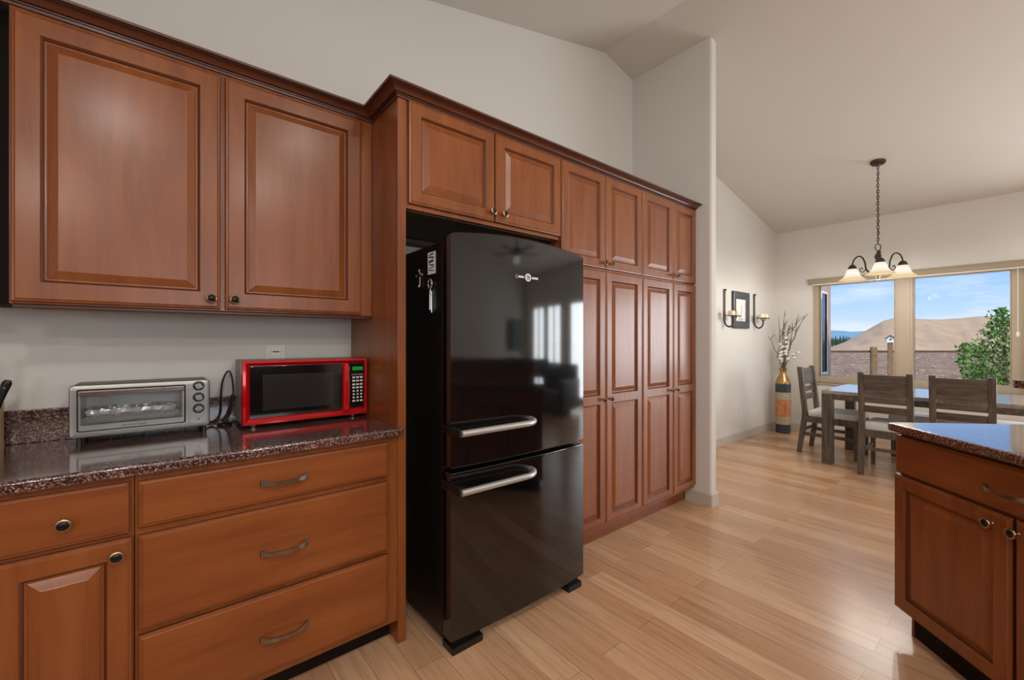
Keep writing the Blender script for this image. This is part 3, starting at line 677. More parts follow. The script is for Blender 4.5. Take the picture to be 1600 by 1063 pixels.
def trayring(ins, z, s):
    x0, x1, y0, y1 = -.214 + ins, .038 - ins, TY + .022 + ins * .6, 2.214 - ins * .6; r = []
    for k in range(n): r.append(wob(x0 + (x1 - x0) * k / n, y0, z, s))
    for k in range(8): r.append(wob(x1, y0 + (y1 - y0) * k / 8, z, s))
    for k in range(n): r.append(wob(x1 - (x1 - x0) * k / n, y1, z, s))
    for k in range(8): r.append(wob(x0, y1 - (y1 - y0) * k / 8, z, s))
    return r
b.loft([trayring(.010, 1.0085, .0005), trayring(.003, 1.016, .002), trayring(0, 1.027, .003), trayring(.007, 1.030, .003), trayring(.013, 1.024, .003), trayring(.022, 1.016, .002), trayring(.045, 1.017, .003), trayring(.07, 1.015, .003)], 'foil')
tag(b.build('baking_tray', smooth=0), 'crumpled foil-lined tray on the rack inside the toaster oven', 'tray')

# cord, outlet, knife block
def bez(pts, n=10):
    P = [Vector(p) for p in pts]; o = []
    for i in range(len(P) - 1):
        p0, p1, p2, p3 = P[max(i - 1, 0)], P[i], P[i + 1], P[min(i + 2, len(P) - 1)]
        for k in range(n):
            t = k / n; o.append(.5 * ((2 * p1) + (p2 - p0) * t + (2 * p0 - 5 * p1 + 4 * p2 - p3) * t * t + (-p0 + 3 * p1 - 3 * p2 + p3) * t ** 3))
    o.append(P[-1]); return o
b = MB()
b.tube(bez([(.13, 2.235, .935), (.165, 2.225, .925), (.19, 2.228, .96), (.193, 2.232, 1.06), (.205, 2.234, 1.12), (.222, 2.232, 1.142), (.234, 2.226, 1.10), (.236, 2.222, 1.02), (.222, 2.22, .95), (.20, 2.215, .925), (.19, 2.2, .919)]), .0038, 'cordb', 8)
b.tube(bez([(.19, 2.2, .919), (.175, 2.17, .9185), (.205, 2.14, .9185), (.225, 2.18, .9195), (.20, 2.22, .922), (.222, 2.226, .97), (.232, 2.228, 1.04)]), .0038, 'cordb', 8)
tag(b.build('power_cord'), 'looped black power cord between the toaster oven and the red microwave', 'cord')
wo_ = thing('wall_outlet', 'ivory outlet plate on the kitchen wall just above the microwave', 'outlet', (.405, YW, 1.2))
b = MB(); b.box(.365, .452, YW - .006, YW - .0005, 1.14, 1.256, 'ivory', .002); b.build('cover_plate', wo_)
b = MB(); b.box(.388, .43, YW - .0075, YW - .005, 1.205, 1.240, 'white', .004); rc = b.build('receptacle', wo_)
b = MB(); b.box(.396, .424, YW - .0082, YW - .0070, 1.2215, 1.2265, 'blackp', .001); b.build('slot', rc)
kb = thing('knife_block', 'pale wood knife block at the left end of the counter', 'knife block', (-.50, 2.14, .914))
b = MB(); b.prism([(2.07, .9142), (2.20, .9142), (2.20, 1.075), (2.13, 1.06), (2.07, 1.02)], 'X', -.56, -.418, 'beech'); b.build('block', kb)
def knife(x0, y0, z0, dx, dy, dz, ln, label, gr='black knives in the block'):
    k = thing('knife', label, 'knife', (x0, y0, z0)); v = Vector((dx, dy, dz)).normalized(); p = Vector((x0, y0, z0))
    b = MB(); b.tube([p + v * (ln * t) for t in (.0, .12, .35, .7, .9, 1.0)], [.009, .0095, .009, .011, .0125, .008], 'blackp', 10); b.build('handle', k)
    b = MB(); b.tube([p + v * (ln * t) for t in (-.5, -.05, .02)], [.003, .008, .0095], 'chrome', 8, flat=.3); b.build('bolster', k)
    b = MB(); b.lathe([(.0035, 0), (.0035, .002)], p + v * (ln * .75) + Vector((0, -.010, 0)), 'Y', 8, 'chrome'); b.build('rivet', k)
knife(-.428, 2.155, 1.045, .30, -.12, 1, .105, 'black-handled knife leaning right from the knife block')
knife(-.452, 2.175, 1.06, .10, -.05, 1, .16, 'tallest black-handled knife in the block at the left edge')

# ------------------------------------------------------------------ peninsula (local frame, faces the cabinet run)
TH = R(-135); TIP = Vector((2.485, .411, 0))
pn = thing('peninsula_cabinet', 'angled dark cherry peninsula cabinet with a drawer and doors at right edge', 'cabinet', TIP, TH)
PY = .03; LEN = 1.5
b = MB(); b.box(.020, LEN, PY + .02, .60, .10, .8795, 'cherry'); b.build('carcass', pn, False)
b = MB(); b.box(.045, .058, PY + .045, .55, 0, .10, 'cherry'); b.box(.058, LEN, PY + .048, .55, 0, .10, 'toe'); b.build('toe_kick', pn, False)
b = MB(); slab_front(b, .013, .99, .702, .862, PY, m='cherry_h'); d = b.build('drawer', pn, False, smooth=14); pull(d, .485, PY, .769, .15, False)
for x0, x1, kx in ((.0045, .490, .432), (.503, .99, .514)):
    b = MB(); panel_door(b, x0, x1, .104, .690, PY, 'cherry', .055); d = b.build('door', pn, False, smooth=14); knob(d, kx, PY, .648, .0165, False)
b = MB(); slab_front(b, 1.0, LEN - .01, .104, .862, PY, m='cherry_h'); b.build('filler_panel', pn, False)
pc = thing('countertop', 'granite peninsula countertop at right reflecting the bright window', 'countertop', TIP, TH)
b = MB()
out_ = rrect(-.004, LEN, -.001, .60, .03, 6, (1, 0, 0, 1))
def offs(pts, e):
    cx, cy = .75, .3; return [(x + (e if x < cx else -e), y + (e if y < cy else -e)) for x, y in pts]
b.loft([[(x, y, z) for x, y in offs(out_, e)] for e, z in ((.008, .880), (.002, .882), (0, .887), (0, .906), (.002, .911), (.008, .914))], 'granite'); b.build('worktop', pc, False)
br = thing('bar_top', 'raised granite bar top corner peeking in at right frame edge', 'countertop', TIP, TH)
b = MB(); out_ = rrect(-.098, LEN, .592, .99, .025, 6, (1, 0, 0, 1))
b.loft([[(x, y, z) for x, y in offs(out_, e)] for e, z in ((.008, 1.064), (.002, 1.066), (0, 1.071), (0, 1.091), (.002, 1.096), (.008, 1.099))], 'granite'); b.build('slab', br, False)
b = MB(); b.box(.12, LEN, .64, .78, 0, 1.0635, 'cherry', .004); pw = b.build('wall_peninsula', None, False); pw.location = TIP; pw.rotation_euler = (0, 0, TH); tag(pw, kind='structure')

ex = thing('base_cabinet', 'cherry base cabinets behind the viewer, mirrored dark in the refrigerator door', 'cabinet', (-.1, -1.0, 0))
b = MB(); b.box(-2.595, 1.36, -1.28, -.70, .10, .8795, 'cherry'); b.build('carcass', ex)
b = MB(); b.box(-2.595, 1.36, -1.28, -.77, 0, .10, 'toe'); b.build('toe_kick', ex)
for k in range(5):
    b = MB(); x0 = -2.27 + k * .72; b.box(x0, x0 + .70, -.70, -.681, .12, .86, 'cherry', .004); d = b.build('door', ex)
    b = MB(); b.lathe([(.006, 0), (.006, -.014), (.016, -.019), (.016, -.024), (.001, -.028)], (x0 + .64, -.681, .68), 'Y', 16, 'brass'); b.build('knob', d)
ec = thing('countertop', 'granite countertop behind the viewer, joining the angled peninsula', 'countertop', (-.1, -1.0, .88))
b = MB(); b.box(-2.595, 1.37, -1.28, -.66, .8805, .914, 'granite', .006); b.build('worktop', ec)
b = MB(); b.box(-2.595, 1.50, -1.42, -1.285, 0, 1.0635, 'cherry', .004); tag(b.build('wall_bar'), kind='structure')
eb = thing('bar_top', 'raised granite bar top behind the viewer', 'countertop', (-.1, -1.4, 1.06))
b = MB(); b.box(-2.595, 1.55, -1.66, -1.25, 1.064, 1.099, 'granite', .006); b.build('slab', eb)

# ------------------------------------------------------------------ dining furniture
dt = thing('dining_table', 'long weathered grey-brown wooden dining table by the window', 'table', (5.8, .45, 0))
TXa, TXb, TYa, TYb, TZ = 5.315, 6.29, -.45, 1.388, .76
b = MB(); b.box(TXa, TXb, TYa, TYb, TZ - .035, TZ, 'tabletop', .004); b.build('tabletop', dt)
b = MB()
for (x0, x1, y0, y1) in ((TXa + .004, TXa + .03, TYa + .09, TYb - .09), (TXb - .03, TXb - .004, TYa + .09, TYb - .09), (TXa + .09, TXb - .09, TYb - .03, TYb - .004), (TXa + .09, TXb - .09, TYa + .004, TYa + .03)): b.box(x0, x1, y0, y1, TZ - .09, TZ - .035, 'weathered_h', .002)
b.build('apron', dt)
for x in (TXa + .002, TXb - .092):
    for y in (TYb - .092, TYa + .002):
        b = MB(); b.box(x, x + .09, y, y + .09, 0, TZ - .035, 'weathered', .004); b.build('leg', dt)

def chair(label, loc, rz, sx=1.0):
    """faces -Y locally; back posts at y=0"""
    c = thing('dining_chair', label, 'chair', loc, rz, None); c.scale = (sx, 1, 1)
    W = .44; hw = W / 2
    def back_y(z): return .03 + (z - .45) * .10 if z > .45 else .03 + (.45 - z) * .13
    for s in (-1, 1):
        b = MB(); rings = []
        x0, x1 = (s * hw - s * .05, s * hw) if s > 0 else (s * hw, s * hw + .05)
        for z in (0, .15, .3, .42, .48, .6, .8, .975):
            y = back_y(z); t = .045 if z > .2 else .036 + .009 * z / .2
            rings.append([(x0, y - t / 2, z), (x1, y - t / 2, z), (x1, y + t / 2, z), (x0, y + t / 2, z)])
        b.loft(rings, 'weathered'); b.build('back_post', c, False)
        b = MB(); fx0, fx1 = (s * hw - s * .045, s * hw) if s > 0 else (s * hw, s * hw + .045)
        b.loft([[(fx0 + .004, -.45, 0), (fx1 - .004, -.45, 0), (fx1 - .004, -.418, 0), (fx0 + .004, -.418, 0)], [(fx0, -.455, .41), (fx1, -.455, .41), (fx1, -.41, .41), (fx0, -.41, .41)]], 'weathered'); b.build('leg', c, False)
        b = MB(); xm = s * (hw - .022); b.box(xm - .01, xm + .01, -.42, .04, .20, .235, 'weathered', .002); b.build('stretcher', c, False)
    for z0, z1, th in ((.772, .955, .022), (.690, .742, .018), (.597, .660, .018)):
        b = MB(); rings = []
        for x in (-hw + .045, -.1, 0, .1, hw - .045):
            cv = .012 * (1 - (x / hw) ** 2)
            rings.append([(x, back_y(z0) - th / 2 + cv, z0), (x, back_y(z0) + th / 2 + cv, z0), (x, back_y(z1) + th / 2 + cv, z1), (x, back_y(z1) - th / 2 + cv, z1)])
        b.loft(rings, 'weathered_h'); b.build('back_slat', c, False)
    b = MB(); b.box(-hw + .004, hw - .004, -.45, .02, .355, .425, 'weathered', .003); b.build('seat_frame', c, False)
    b = MB(); b.loft([[(x, y, z) for x, y in rrect(-hw + .006 + e, hw - .006 - e, -.458 + e, .012 - e, .04, 5)] for e, z in ((.004, .4255), (0, .440), (.002, .466), (.016, .484), (.05, .493), (.12, .497))], 'cushion'); b.build('seat_cushion', c, False)
    b = MB(); b.box(-hw + .02, hw - .02, .055, .072, .24, .27, 'weathered', .002); b.build('stretcher', c, False)
    return c
chair('grey-brown ladder-back dining chair at the left end of the table', (5.87, 1.60, 0), 0, 1.08)
chair('grey-brown dining chair, left of the two with backs to the kitchen', (5.235, .856, 0), R(90), .885)
chair('grey-brown dining chair, right of the two with backs to the kitchen', (5.235, .367, 0), R(90), .885)
bn = thing('dining_bench', 'pale upholstered bench along the window side of the table', 'bench', (6.42, .4, 0))
b = MB(); b.box(6.20, 6.55, -.3, 1.0, .40, .475, 'cushion', .025, 3); b.build('seat_cushion', bn)
b = MB(); b.box(6.21, 6.54, -.29, .99, .335, .40, 'weathered_h', .004); b.build('seat_frame', bn)
for x in (6.22, 6.48):
    for y in (-.28, .93):
        b = MB(); b.box(x, x + .05, y, y + .05, 0, .336, 'weathered', .003); b.build('leg', bn)

# ------------------------------------------------------------------ chandelier
UP = .045; CX, CY_ = 5.668, .993; CZ = zC(CX)
ch = thing('chandelier', 'bronze three-light chandelier with glowing amber glass shades over the table', 'chandelier', (CX, CY_, CZ))
b = MB(); tilt = Matrix.Rotation(math.atan(.2082), 3, 'Y'); 
b.lathe([(.006, -.045), (.012, -.04), (.02, -.028), (.058, -.018), (.064, -.008), (.064, .0)], (0, 0, 0), 'Z', 28, 'bronze')
for v in b.bm.verts: v.co = tilt @ v.co + Vector((CX, CY_, CZ - .001))
b.build('canopy', ch)
b = MB(); zt, zb = CZ - .045, 2.225 + UP; n = 26; pitch = (zt - zb) / n
for k in range(n):
    zc_ = zt - pitch * (k + .5); hl = pitch * .72; a0 = 0 if k % 2 else pi / 2; sw = .006 * sin(k * .9)
    b.tube([(CX + sw + .010 * cos(t) * cos(a0), CY_ + .010 * cos(t) * sin(a0), zc_ + hl * sin(t)) for t in [2 * pi * j / 12 for j in range(13)]], .0028, 'bronze', 6)
b.tube(bez([(CX, CY_, zt), (CX + .006, CY_ + .004, zt - .2), (CX - .008, CY_, zt - .45), (CX + .007, CY_ - .005, zt - .62), (CX, CY_, zb)]), .0025, 'cordb', 6)
b.build('chain', ch)
b = MB(); b.tube([(CX + .030 * cos(t) * RT.x, CY_ + .030 * cos(t) * RT.y, 2.19 + UP + .034 * sin(t)) for t in [2 * pi * j / 20 for j in range(21)]], .0045, 'bronze', 8); b.build('hanging_loop', ch)
b = MB(); b.lathe([(.006, 1.865), (.014, 1.875), (.020, 1.89), (.012, 1.905), (.02, 1.925), (.03, 1.945), (.030, 1.985), (.018, 2.0), (.016, 2.06), (.026, 2.08), (.030, 2.10), (.018, 2.12), (.010, 2.14), (.006, 2.157)], (CX, CY_, UP), 'Z', 20, 'bronze'); b.build('center_column', ch)
b = MB(); b.lathe([(.0005, 1.845), (.009, 1.852), (.011, 1.86), (.006, 1.868)], (CX, CY_, UP), 'Z', 14, 'pewter'); b.build('finial', ch)
AR = .232
for k in range(3):
    a = R(194) + k * 2 * pi / 3; dv = Vector((cos(a), sin(a), 0)); c0 = Vector((CX, CY_, UP))
    P = lambda r, z: c0 + dv * r + Vector((0, 0, z))
    b = MB(); b.tube(bez([P(.025, 1.96), P(.075, 1.945), P(.105, 1.985), P(.115, 2.05), P(.14, 2.11), P(.175, 2.128), P(.215, 2.10), P(AR, 2.045), P(AR, 2.03)]), .0075, 'bronze', 10)
    b.tube(bez([P(.105, 1.985), P(.135, 1.955), P(.16, 1.975), P(.155, 2.0), P(.138, 1.997), P(.14, 1.98)], 8), .0045, 'bronze', 8)
    arm = b.build('arm', ch)
    o = P(AR, 0)
    b = MB(); b.lathe([(.018, 2.045), (.024, 2.04), (.036, 2.02), (.040, 2.0), (.038, 1.99), (.01, 1.99)], o, 'Z', 20, 'bronze'); b.build('socket_cup', arm)
    b = MB()
    pr = [(.034, 2.006), (.042, 1.998), (.052, 1.975), (.062, 1.945), (.076, 1.918), (.098, 1.898), (.117, 1.887), (.122, 1.885)]
    pr2 = pr + [(r - .004, z - .0005 if z > 1.89 else z) for r, z in reversed(pr)]
    b.lathe([(r, z - 1.885) for r, z in pr2], (0, 0, 0), 'Z', 32, 'shade', caps=(False, False))
    sh = b.build('lamp_shade', arm, False); sh.location = o + Vector((0, 0, 1.885)) - root_loc(arm)
    b = MB(); b.sphere(o + Vector((0, 0, 1.935)), .028, 'bulb', 14, 8, (1, 1, 1.2)); b.build('bulb', arm)
    ld = bpy.data.lights.new('chandelier_bulb', 'POINT'); ld.energy = 17; ld.color = (1, .95, .88); ld.shadow_soft_size = .03
    lo = bpy.data.objects.new('chandelier_bulb', ld); COL.objects.link(lo); lo.location = o + Vector((0, 0, 1.86))

# ------------------------------------------------------------------ dining wall: sconces, picture, outlet, vase
def sconce(x, label, clab):
    s = thing('candle_sconce', label, 'sconce', (x, YD, 1.44))
    b = MB(); b.box(x - .022, x + .022, YD - .012, YD - .001, 1.52, 1.905, 'iron', .003)
    b.lathe([(.018, 1.885), (.022, 1.893), (.018, 1.905)], (x, YD - .012, 0), 'Z', 12, 'iron')
    b.box(x - .025, x + .025, YD - .016, YD - .001, 1.86, 1.872, 'iron', .002); b.build('back_bar', s)
    b = MB(); b.tube([(x, YD - .012 - (.053 - .053 * cos(t)), 1.52 - .075 * sin(t)) for t in [pi * k / 14 for k in range(15)]] + [(x, YD - .118, 1.56)], .011, 'iron', 10, flat=.8)
    b.tube([(x, YD - .118, 1.535), (x - .07, YD - .118, 1.548), (x - .066, YD - .118, 1.572)], .005, 'iron', 8); b.tube([(x, YD - .118, 1.535), (x + .07, YD - .118, 1.548), (x + .066, YD - .118, 1.572)], .005, 'iron', 8); b.build('hook', s)
    for k, dx in enumerate((-.066, .066)):
        b = MB(); b.lathe([(.012, 1.566), (.055, 1.570), (.060, 1.577), (.056, 1.576), (.010, 1.5725)], (x + dx, YD - .118, 0), 'Z', 20, 'iron'); b.build('candle_plate', s)
        c = MB(); c.lathe([(.036, 1.5775), (.037, 1.58), (.037, 1.628), (.034, 1.632), (.006, 1.629)], (x + dx, YD - .118, 0), 'Z', 20, 'candle')
        co = thing('candle', clab[k], 'candle', (x + dx, YD - .118, 1.5775), 0, 'cream candles on the wall sconces'); c.build('wax', co)
        c = MB(); c.tube([(x + dx, YD - .118, 1.628), (x + dx + .002, YD - .118, 1.642)], .0015, 'blackp', 6); c.build('wick', co)
sconce(5.28, 'iron wall sconce left of the framed picture', ('cream candle, left one on the sconce left of the picture', 'cream candle, right one on the sconce left of the picture'))
sconce(6.16, 'iron wall sconce right of the framed picture', ('cream candle, left one on the sconce right of the picture', 'cream candle, right one on the sconce right of the picture'))
pf = thing('framed_picture', 'square charcoal-framed picture hanging between the two candle sconces', 'picture', (5.72, YD, 1.67))
b = MB(); px0, px1, pz0, pz1 = 5.49, 5.955, 1.435, 1.90
def sq(e, y): return [(px0 + e, y, pz0 + e), (px1 - e, y, pz0 + e), (px1 - e, y, pz1 - e), (px0 + e, y, pz1 - e)]
b.loft([sq(0, YD - .001), sq(0, YD - .028), sq(.01, YD - .034), sq(.075, YD - .026), sq(.09, YD - .016), sq(.095, YD - .010)], 'frame_dark', (True, False)); b.build('frame', pf)
b = MB(); b.box(px0 + .09, px1 - .09, YD - .012, YD - .008, pz0 + .09, pz1 - .09, 'matboard'); art = b.build('print', pf)
b = MB(); pts = bez([(5.70, YD - .0125, 1.56), (5.72, YD - .0125, 1.62), (5.75, YD - .0125, 1.66), (5.735, YD - .0125, 1.71), (5.76, YD - .0125, 1.745)])
b.tube(pts, [.012 - .008 * k / len(pts) for k in range(len(pts))], 'ivory', 6, flat=.1); b.box(5.66, 5.80, YD - .0128, YD - .012, 1.535, 1.565, 'trim'); b.build('pale_shape', art)
ol = thing('wall_outlet', 'ivory outlet plate low on the dining wall below the sconces', 'outlet', (5.75, YD, .35))
b = MB(); b.box(5.725, 5.795, YD - .006, YD - .0005, .285, .400, 'ivory', .002); b.build('cover_plate', ol)
for z in (.318, .366):
    b = MB(); b.box(5.742, 5.778, YD - .0075, YD - .005, z - .015, z + .015, 'white', .004); b.build('receptacle', ol)

vs = thing('floor_vase', 'tall banded floor vase in blue, cream and copper in the corner', 'vase', (6.655, 2.18, 0))
VX, VY = 6.655, 2.18
prof = [(.086, 0), (.090, .012), (.091, .124), (.0912, .125), (.092, .231), (.0925, .232), (.093, .463), (.0932, .464), (.094, .564), (.094, .565), (.094, .68), (.092, .70), (.078, .745), (.052, .79), (.040, .825), (.040, .855), (.050, .885), (.052, .895), (.046, .893), (.036, .855), (.036, .82)]
mats = ['blue_band'] * 2 + ['cream_band'] * 2 + ['copper'] * 2 + ['cream_band'] * 2 + ['blue_band'] * 2 + ['gold'] * 11
mats = ['blue_band', 'blue_band', 'cream_band', 'cream_band', 'copper', 'copper', 'cream_band', 'cream_band', 'blue_band', 'blue_band'] + ['gold'] * 10
b = MB(); b.lathe(prof, (VX, VY, 0), 'Z', 32, mats=mats); b.build('body', vs)
rb = random.Random(11)
TWIGS = [(-.22, -.02, 1.34), (-.06, .02, 1.62), (-.02, -.03, 1.56), (.03, .03, 1.70), (.04, -.04, 1.48), (.14, -.08, 1.64), (.20, -.12, 1.62), (.10, .02, 1.50)]
for k, (sx, sy, zt) in enumerate(TWIGS):
    b = MB(); o0 = Vector((VX + rb.uniform(-.015, .015), VY + rb.uniform(-.015, .015), .80))
    tip = Vector((VX, VY, 0)) + RT * (sx * 1.05) + FW * (sy - .02) + Vector((0, 0, zt)); pts = []
    for j in range(12):
        t = j / 11; p = o0.lerp(tip, t); bend = sin(t * pi)
        p = o0 + Vector((0, 0, (zt - .80) * t)) + (tip - o0 - Vector((0, 0, zt - .80))) * (t ** 1.5)
        p += Vector((rb.uniform(-1, 1), rb.uniform(-1, 1), 0)) * .016 * bend
        if p.y > YD - .02: p.y = YD - .02
        if p.x > RW - .02: p.x = RW - .02
        if .79 < p.z < .90:
            q_ = Vector((p.x - VX, p.y - VY, 0))
            if q_.length > .026: q_ = q_.normalized() * .026; p.x, p.y = VX + q_.x, VY + q_.y
        pts.append(p)
    b.tube(pts, [.0064 - .0040 * j / 11 for j in range(12)], 'twig', 6)
    for _ in range(5):
        j = rb.randint(4, 10); p = pts[j]; v = Vector((rb.uniform(-.07, .07), rb.uniform(-.09, .02), rb.uniform(.04, .14)))
        b.tube([p, p + v * .5 + Vector((rb.uniform(-.02, .02), 0, .01)), p + v], [.0042, .0034, .0022], 'twig', 5)
    tag(b.build('dry_branch'), ['thin brown branch reaching far left from the vase', 'crooked brown branches standing upright in the floor vase', 'crooked brown branches standing upright in the floor vase', 'tallest brown branch in the floor vase', 'crooked brown branches standing upright in the floor vase', 'crooked brown branches standing upright in the floor vase', 'brown branch leaning furthest right out of the vase', 'crooked brown branches standing upright in the floor vase'][k], 'branch', 'dry branches in the floor vase')
BL = [(-.04, .02, 1.22), (.0, -.05, 1.30), (.04, 0, 1.16), (.15, -.04, 1.12), (-.09, -.03, 1.10)]
for k, (sx, sy, zt) in enumerate(BL):
    st = thing('blossom_stem', ['stem of white cotton-like blossoms left of center in the vase', 'highest stem of white blossoms in the vase', 'middle stem of white blossoms in the vase', 'stem of white blossoms sticking out right from the vase', 'stem of white blossoms furthest left in the vase'][k], 'flower', (VX, VY, .82), 0, 'white blossom stems in the floor vase')
    tip = Vector((VX, VY, 0)) + RT * sx + FW * (sy - .02) + Vector((0, 0, zt)); o0 = Vector((VX + .01 * (k - 2), VY, .82))
    pts = [o0 + Vector((0, 0, (zt - .82) * t)) + (tip - o0 - Vector((0, 0, zt - .82))) * t ** 1.8 for t in [j / 8 for j in range(9)]]
    b = MB(); b.tube(pts, .0025, 'twig', 6); b.build('stem', st)
    for q_ in range(5):
        p = pts[-1 - q_ if q_ < 4 else -3] + Vector((rb.uniform(-.03, .03), rb.uniform(-.03, .02), rb.uniform(-.01, .015)))
        b = MB()
        for u in range(4):
            a = u * pi / 2 + q_; b.sphere(p + Vector((.011 * cos(a), .011 * sin(a), .004)), .0155, 'petal', 8, 5)
        b.sphere(p - Vector((0, 0, .008)), .007, 'twig', 6, 4); b.build('blossom', st)

# ------------------------------------------------------------------ lamps of the room
for k, (x, y, power) in enumerate(CANS):
    z = zA(x); tl = Matrix.Rotation(-math.atan(.243), 3, 'Y')
    rl = thing('recessed_light', 'white round recessed ceiling downlight over the kitchen', 'light', (x, y, z), 0, 'recessed ceiling lights')
    b = MB(); b.lathe([(.070, -.004), (.088, -.006), (.092, -.001), (.092, .0)], (0, 0, 0), 'Z', 28, 'white', caps=(False, False))
    for v in b.bm.verts: v.co = tl @ v.co + Vector((x, y, z - .001))
    b.build('trim_ring', rl)
    b = MB(); b.lathe([(.0005, -.002), (.070, -.003), (.071, .0)], (0, 0, 0), 'Z', 28, 'canlens')
    for v in b.bm.verts: v.co = tl @ v.co + Vector((x, y, z - .001))
    b.build('lens', rl)
    area('downlight', (x, y, z - .02), (0, -math.atan(.243), 0), .14, .14, power, (1, .96, .91), 'DISK')
# ceiling fan in the living room (seen mirrored in the refrigerator door)
FXX, FYY = 4.39, -2.5; FZ = zC(FXX)
fn = thing('ceiling_fan', 'dark ceiling fan with a white lamp, mirrored in the refrigerator door', 'ceiling fan', (FXX, FYY, FZ))
b = MB(); b.lathe([(.06, FZ + .02), (.06, FZ - .03), (.016, FZ - .05), (.016, FZ - .52), (.05, FZ - .54)], (FXX, FYY, 0), 'Z', 20, 'fanwood'); b.build('downrod', fn)
b = MB(); b.lathe([(.05, FZ - .54), (.12, FZ - .57), (.13, FZ - .66), (.08, FZ - .70)], (FXX, FYY, 0), 'Z', 24, 'fanwood'); b.build('motor', fn)
for k in range(5):
    b = MB(); b.box(.10, .68, -.065, .065, FZ - .635, FZ - .625, 'fanwood', .004)
    ro = Matrix.Rotation(k * 2 * pi / 5 + .3, 3, 'Z')
    for v in b.bm.verts: v.co = ro @ v.co + Vector((FXX, FYY, 0))
    b.build('blade', fn)
b = MB(); b.lathe([(.08, FZ - .70), (.10, FZ - .73), (.085, FZ - .80), (.001, FZ - .83)], (FXX, FYY, 0), 'Z', 20, 'bulb'); b.build('lamp', fn)
tv = thing('television', 'black flat television on the far living room wall', 'television', (6.3, YF, 1.4))
b = MB(); b.box(5.92, 6.69, YF + .001, YF + .06, 1.04, 1.79, 'blackp', .01); b.build('housing', tv)
b = MB(); b.box(5.94, 6.67, YF + .06, YF + .064, 1.06, 1.77, 'tv'); b.build('screen', tv)
sf = thing('sofa', 'dark leather sofa in the living room under the tall windows', 'sofa', (5.6, -2.6, 0))
b = MB(); b.box(5.2, 6.1, -3.7, -1.5, .08, .42, 'sofa', .04, 3); b.build('seat', sf)
b = MB(); b.box(5.95, 6.2, -3.7, -1.5, .3, .86, 'sofa', .06, 3); b.build('backrest', sf)
for y in (-3.85, -1.65):
    b = MB(); b.box(5.2, 6.2, y, y + .2, .08, .62, 'sofa', .05, 3); b.build('armrest', sf)

# ------------------------------------------------------------------ the yard
GZ = -.15
b = MB(); b.box(RW + .152, 260, -160, 220, GZ - .3, GZ, 'dirt'); tag(b.build('ground'), kind='structure')
def scr(u, d, z=0.0): return FW * d + RT * ((u - 800) / FPX * d) + Vector((0, 0, z))
def zat(v, d): return CAMH - (v - CYP) * d / FPX
rs = random.Random(21); b = MB()
for _ in range(900):
    d_ = 12.5 + 38 * rs.random() ** 1.6; p = scr(rs.uniform(1240, 1680), d_, GZ); r_ = rs.uniform(.02, .07) * (d_ / 14) ** .6
    b.lathe([(r_ * .1, -.3 * r_), (r_ * rs.uniform(.8, 1.3), .1 * r_), (r_ * rs.uniform(.6, 1.0), .55 * r_), (.02 * r_, .8 * r_)], (p.x, p.y, GZ), 'Z', 5, 'stone')
tag(b.build('stones', merge=False, smooth=0), 'scattered pale stones on the brown dirt yard beyond the fence', 'stones', kind='stuff')
# house wing outside the left jamb
b = MB(); b.box(RW + .155, 8.55, 2.10, 2.4, GZ, 4.2, 'siding'); wg = tag(b.build('wall_exterior'), kind='structure')
we = thing('exterior_window', 'narrow dark exterior window on the house wing outside the left pane', 'window', (8.11, 2.10, .78))
b = MB()
for x0, x1, z0, z1 in ((7.955, 7.985, .74, 2.06), (8.235, 8.265, .74, 2.06), (7.985, 8.235, .74, .78), (7.985, 8.235, 2.02, 2.06)): b.box(x0, x1, 2.07, 2.099, z0, z1, 'white', .003)
b.build('window_frame', we)
b = MB(); b.box(7.985, 8.235, 2.085, 2.092, .78, 2.02, 'darkglass'); b.build('window_pane', we)
# dirt pile
from mathutils import noise
SIL = [(1240, 552), (1297, 543), (1320, 534), (1350, 518), (1380, 501), (1395, 497), (1430, 498), (1470, 499), (1500, 497), (1530, 494), (1548, 494), (1575, 500), (1620, 503), (1700, 508), (1780, 520), (1900, 552)]
D0 = 70.0
def top(u):
    for (a, va), (c, vc) in zip(SIL, SIL[1:]):
        if a <= u <= c: return zat(va + (vc - va) * (u - a) / (c - a), D0)
    return GZ
b = MB(); nu, nd = 150, 30; g = []
for i in range(nu + 1):
    u = 1240 + 660 * i / nu; r = []; h = top(u) - GZ
    for j in range(nd + 1):
        q_ = -1 + 2 * j / nd; dd = D0 + q_ * 17
        x = scr(u, dd)
        s_ = max(0, 1 - abs(q_)); s_ = min(1.0, s_ * 1.05); 
        gul = noise.noise(Vector((u * .045 + q_ * 2.2, q_ * .8, 2.0))) * .85 * s_ * (1 - s_) * 4 + noise.noise(Vector((u * .12, q_ * 4, 5))) * .12 * (1 if s_ < .98 else 0)
        z = GZ - .05 + max(0, h * s_ + gul * h * .16)
        r.append(b.bm.verts.new((x.x, x.y, z)))
    g.append(r)
for i in range(nu):
    for j in range(nd): b.bm.faces.new((g[i][j], g[i + 1][j], g[i + 1][j + 1], g[i][j + 1]))
b.mi('dirtpile'); tag(b.build('dirt_pile', merge=False), 'large tan pile of dirt rising beyond the yard fence', 'dirt pile')
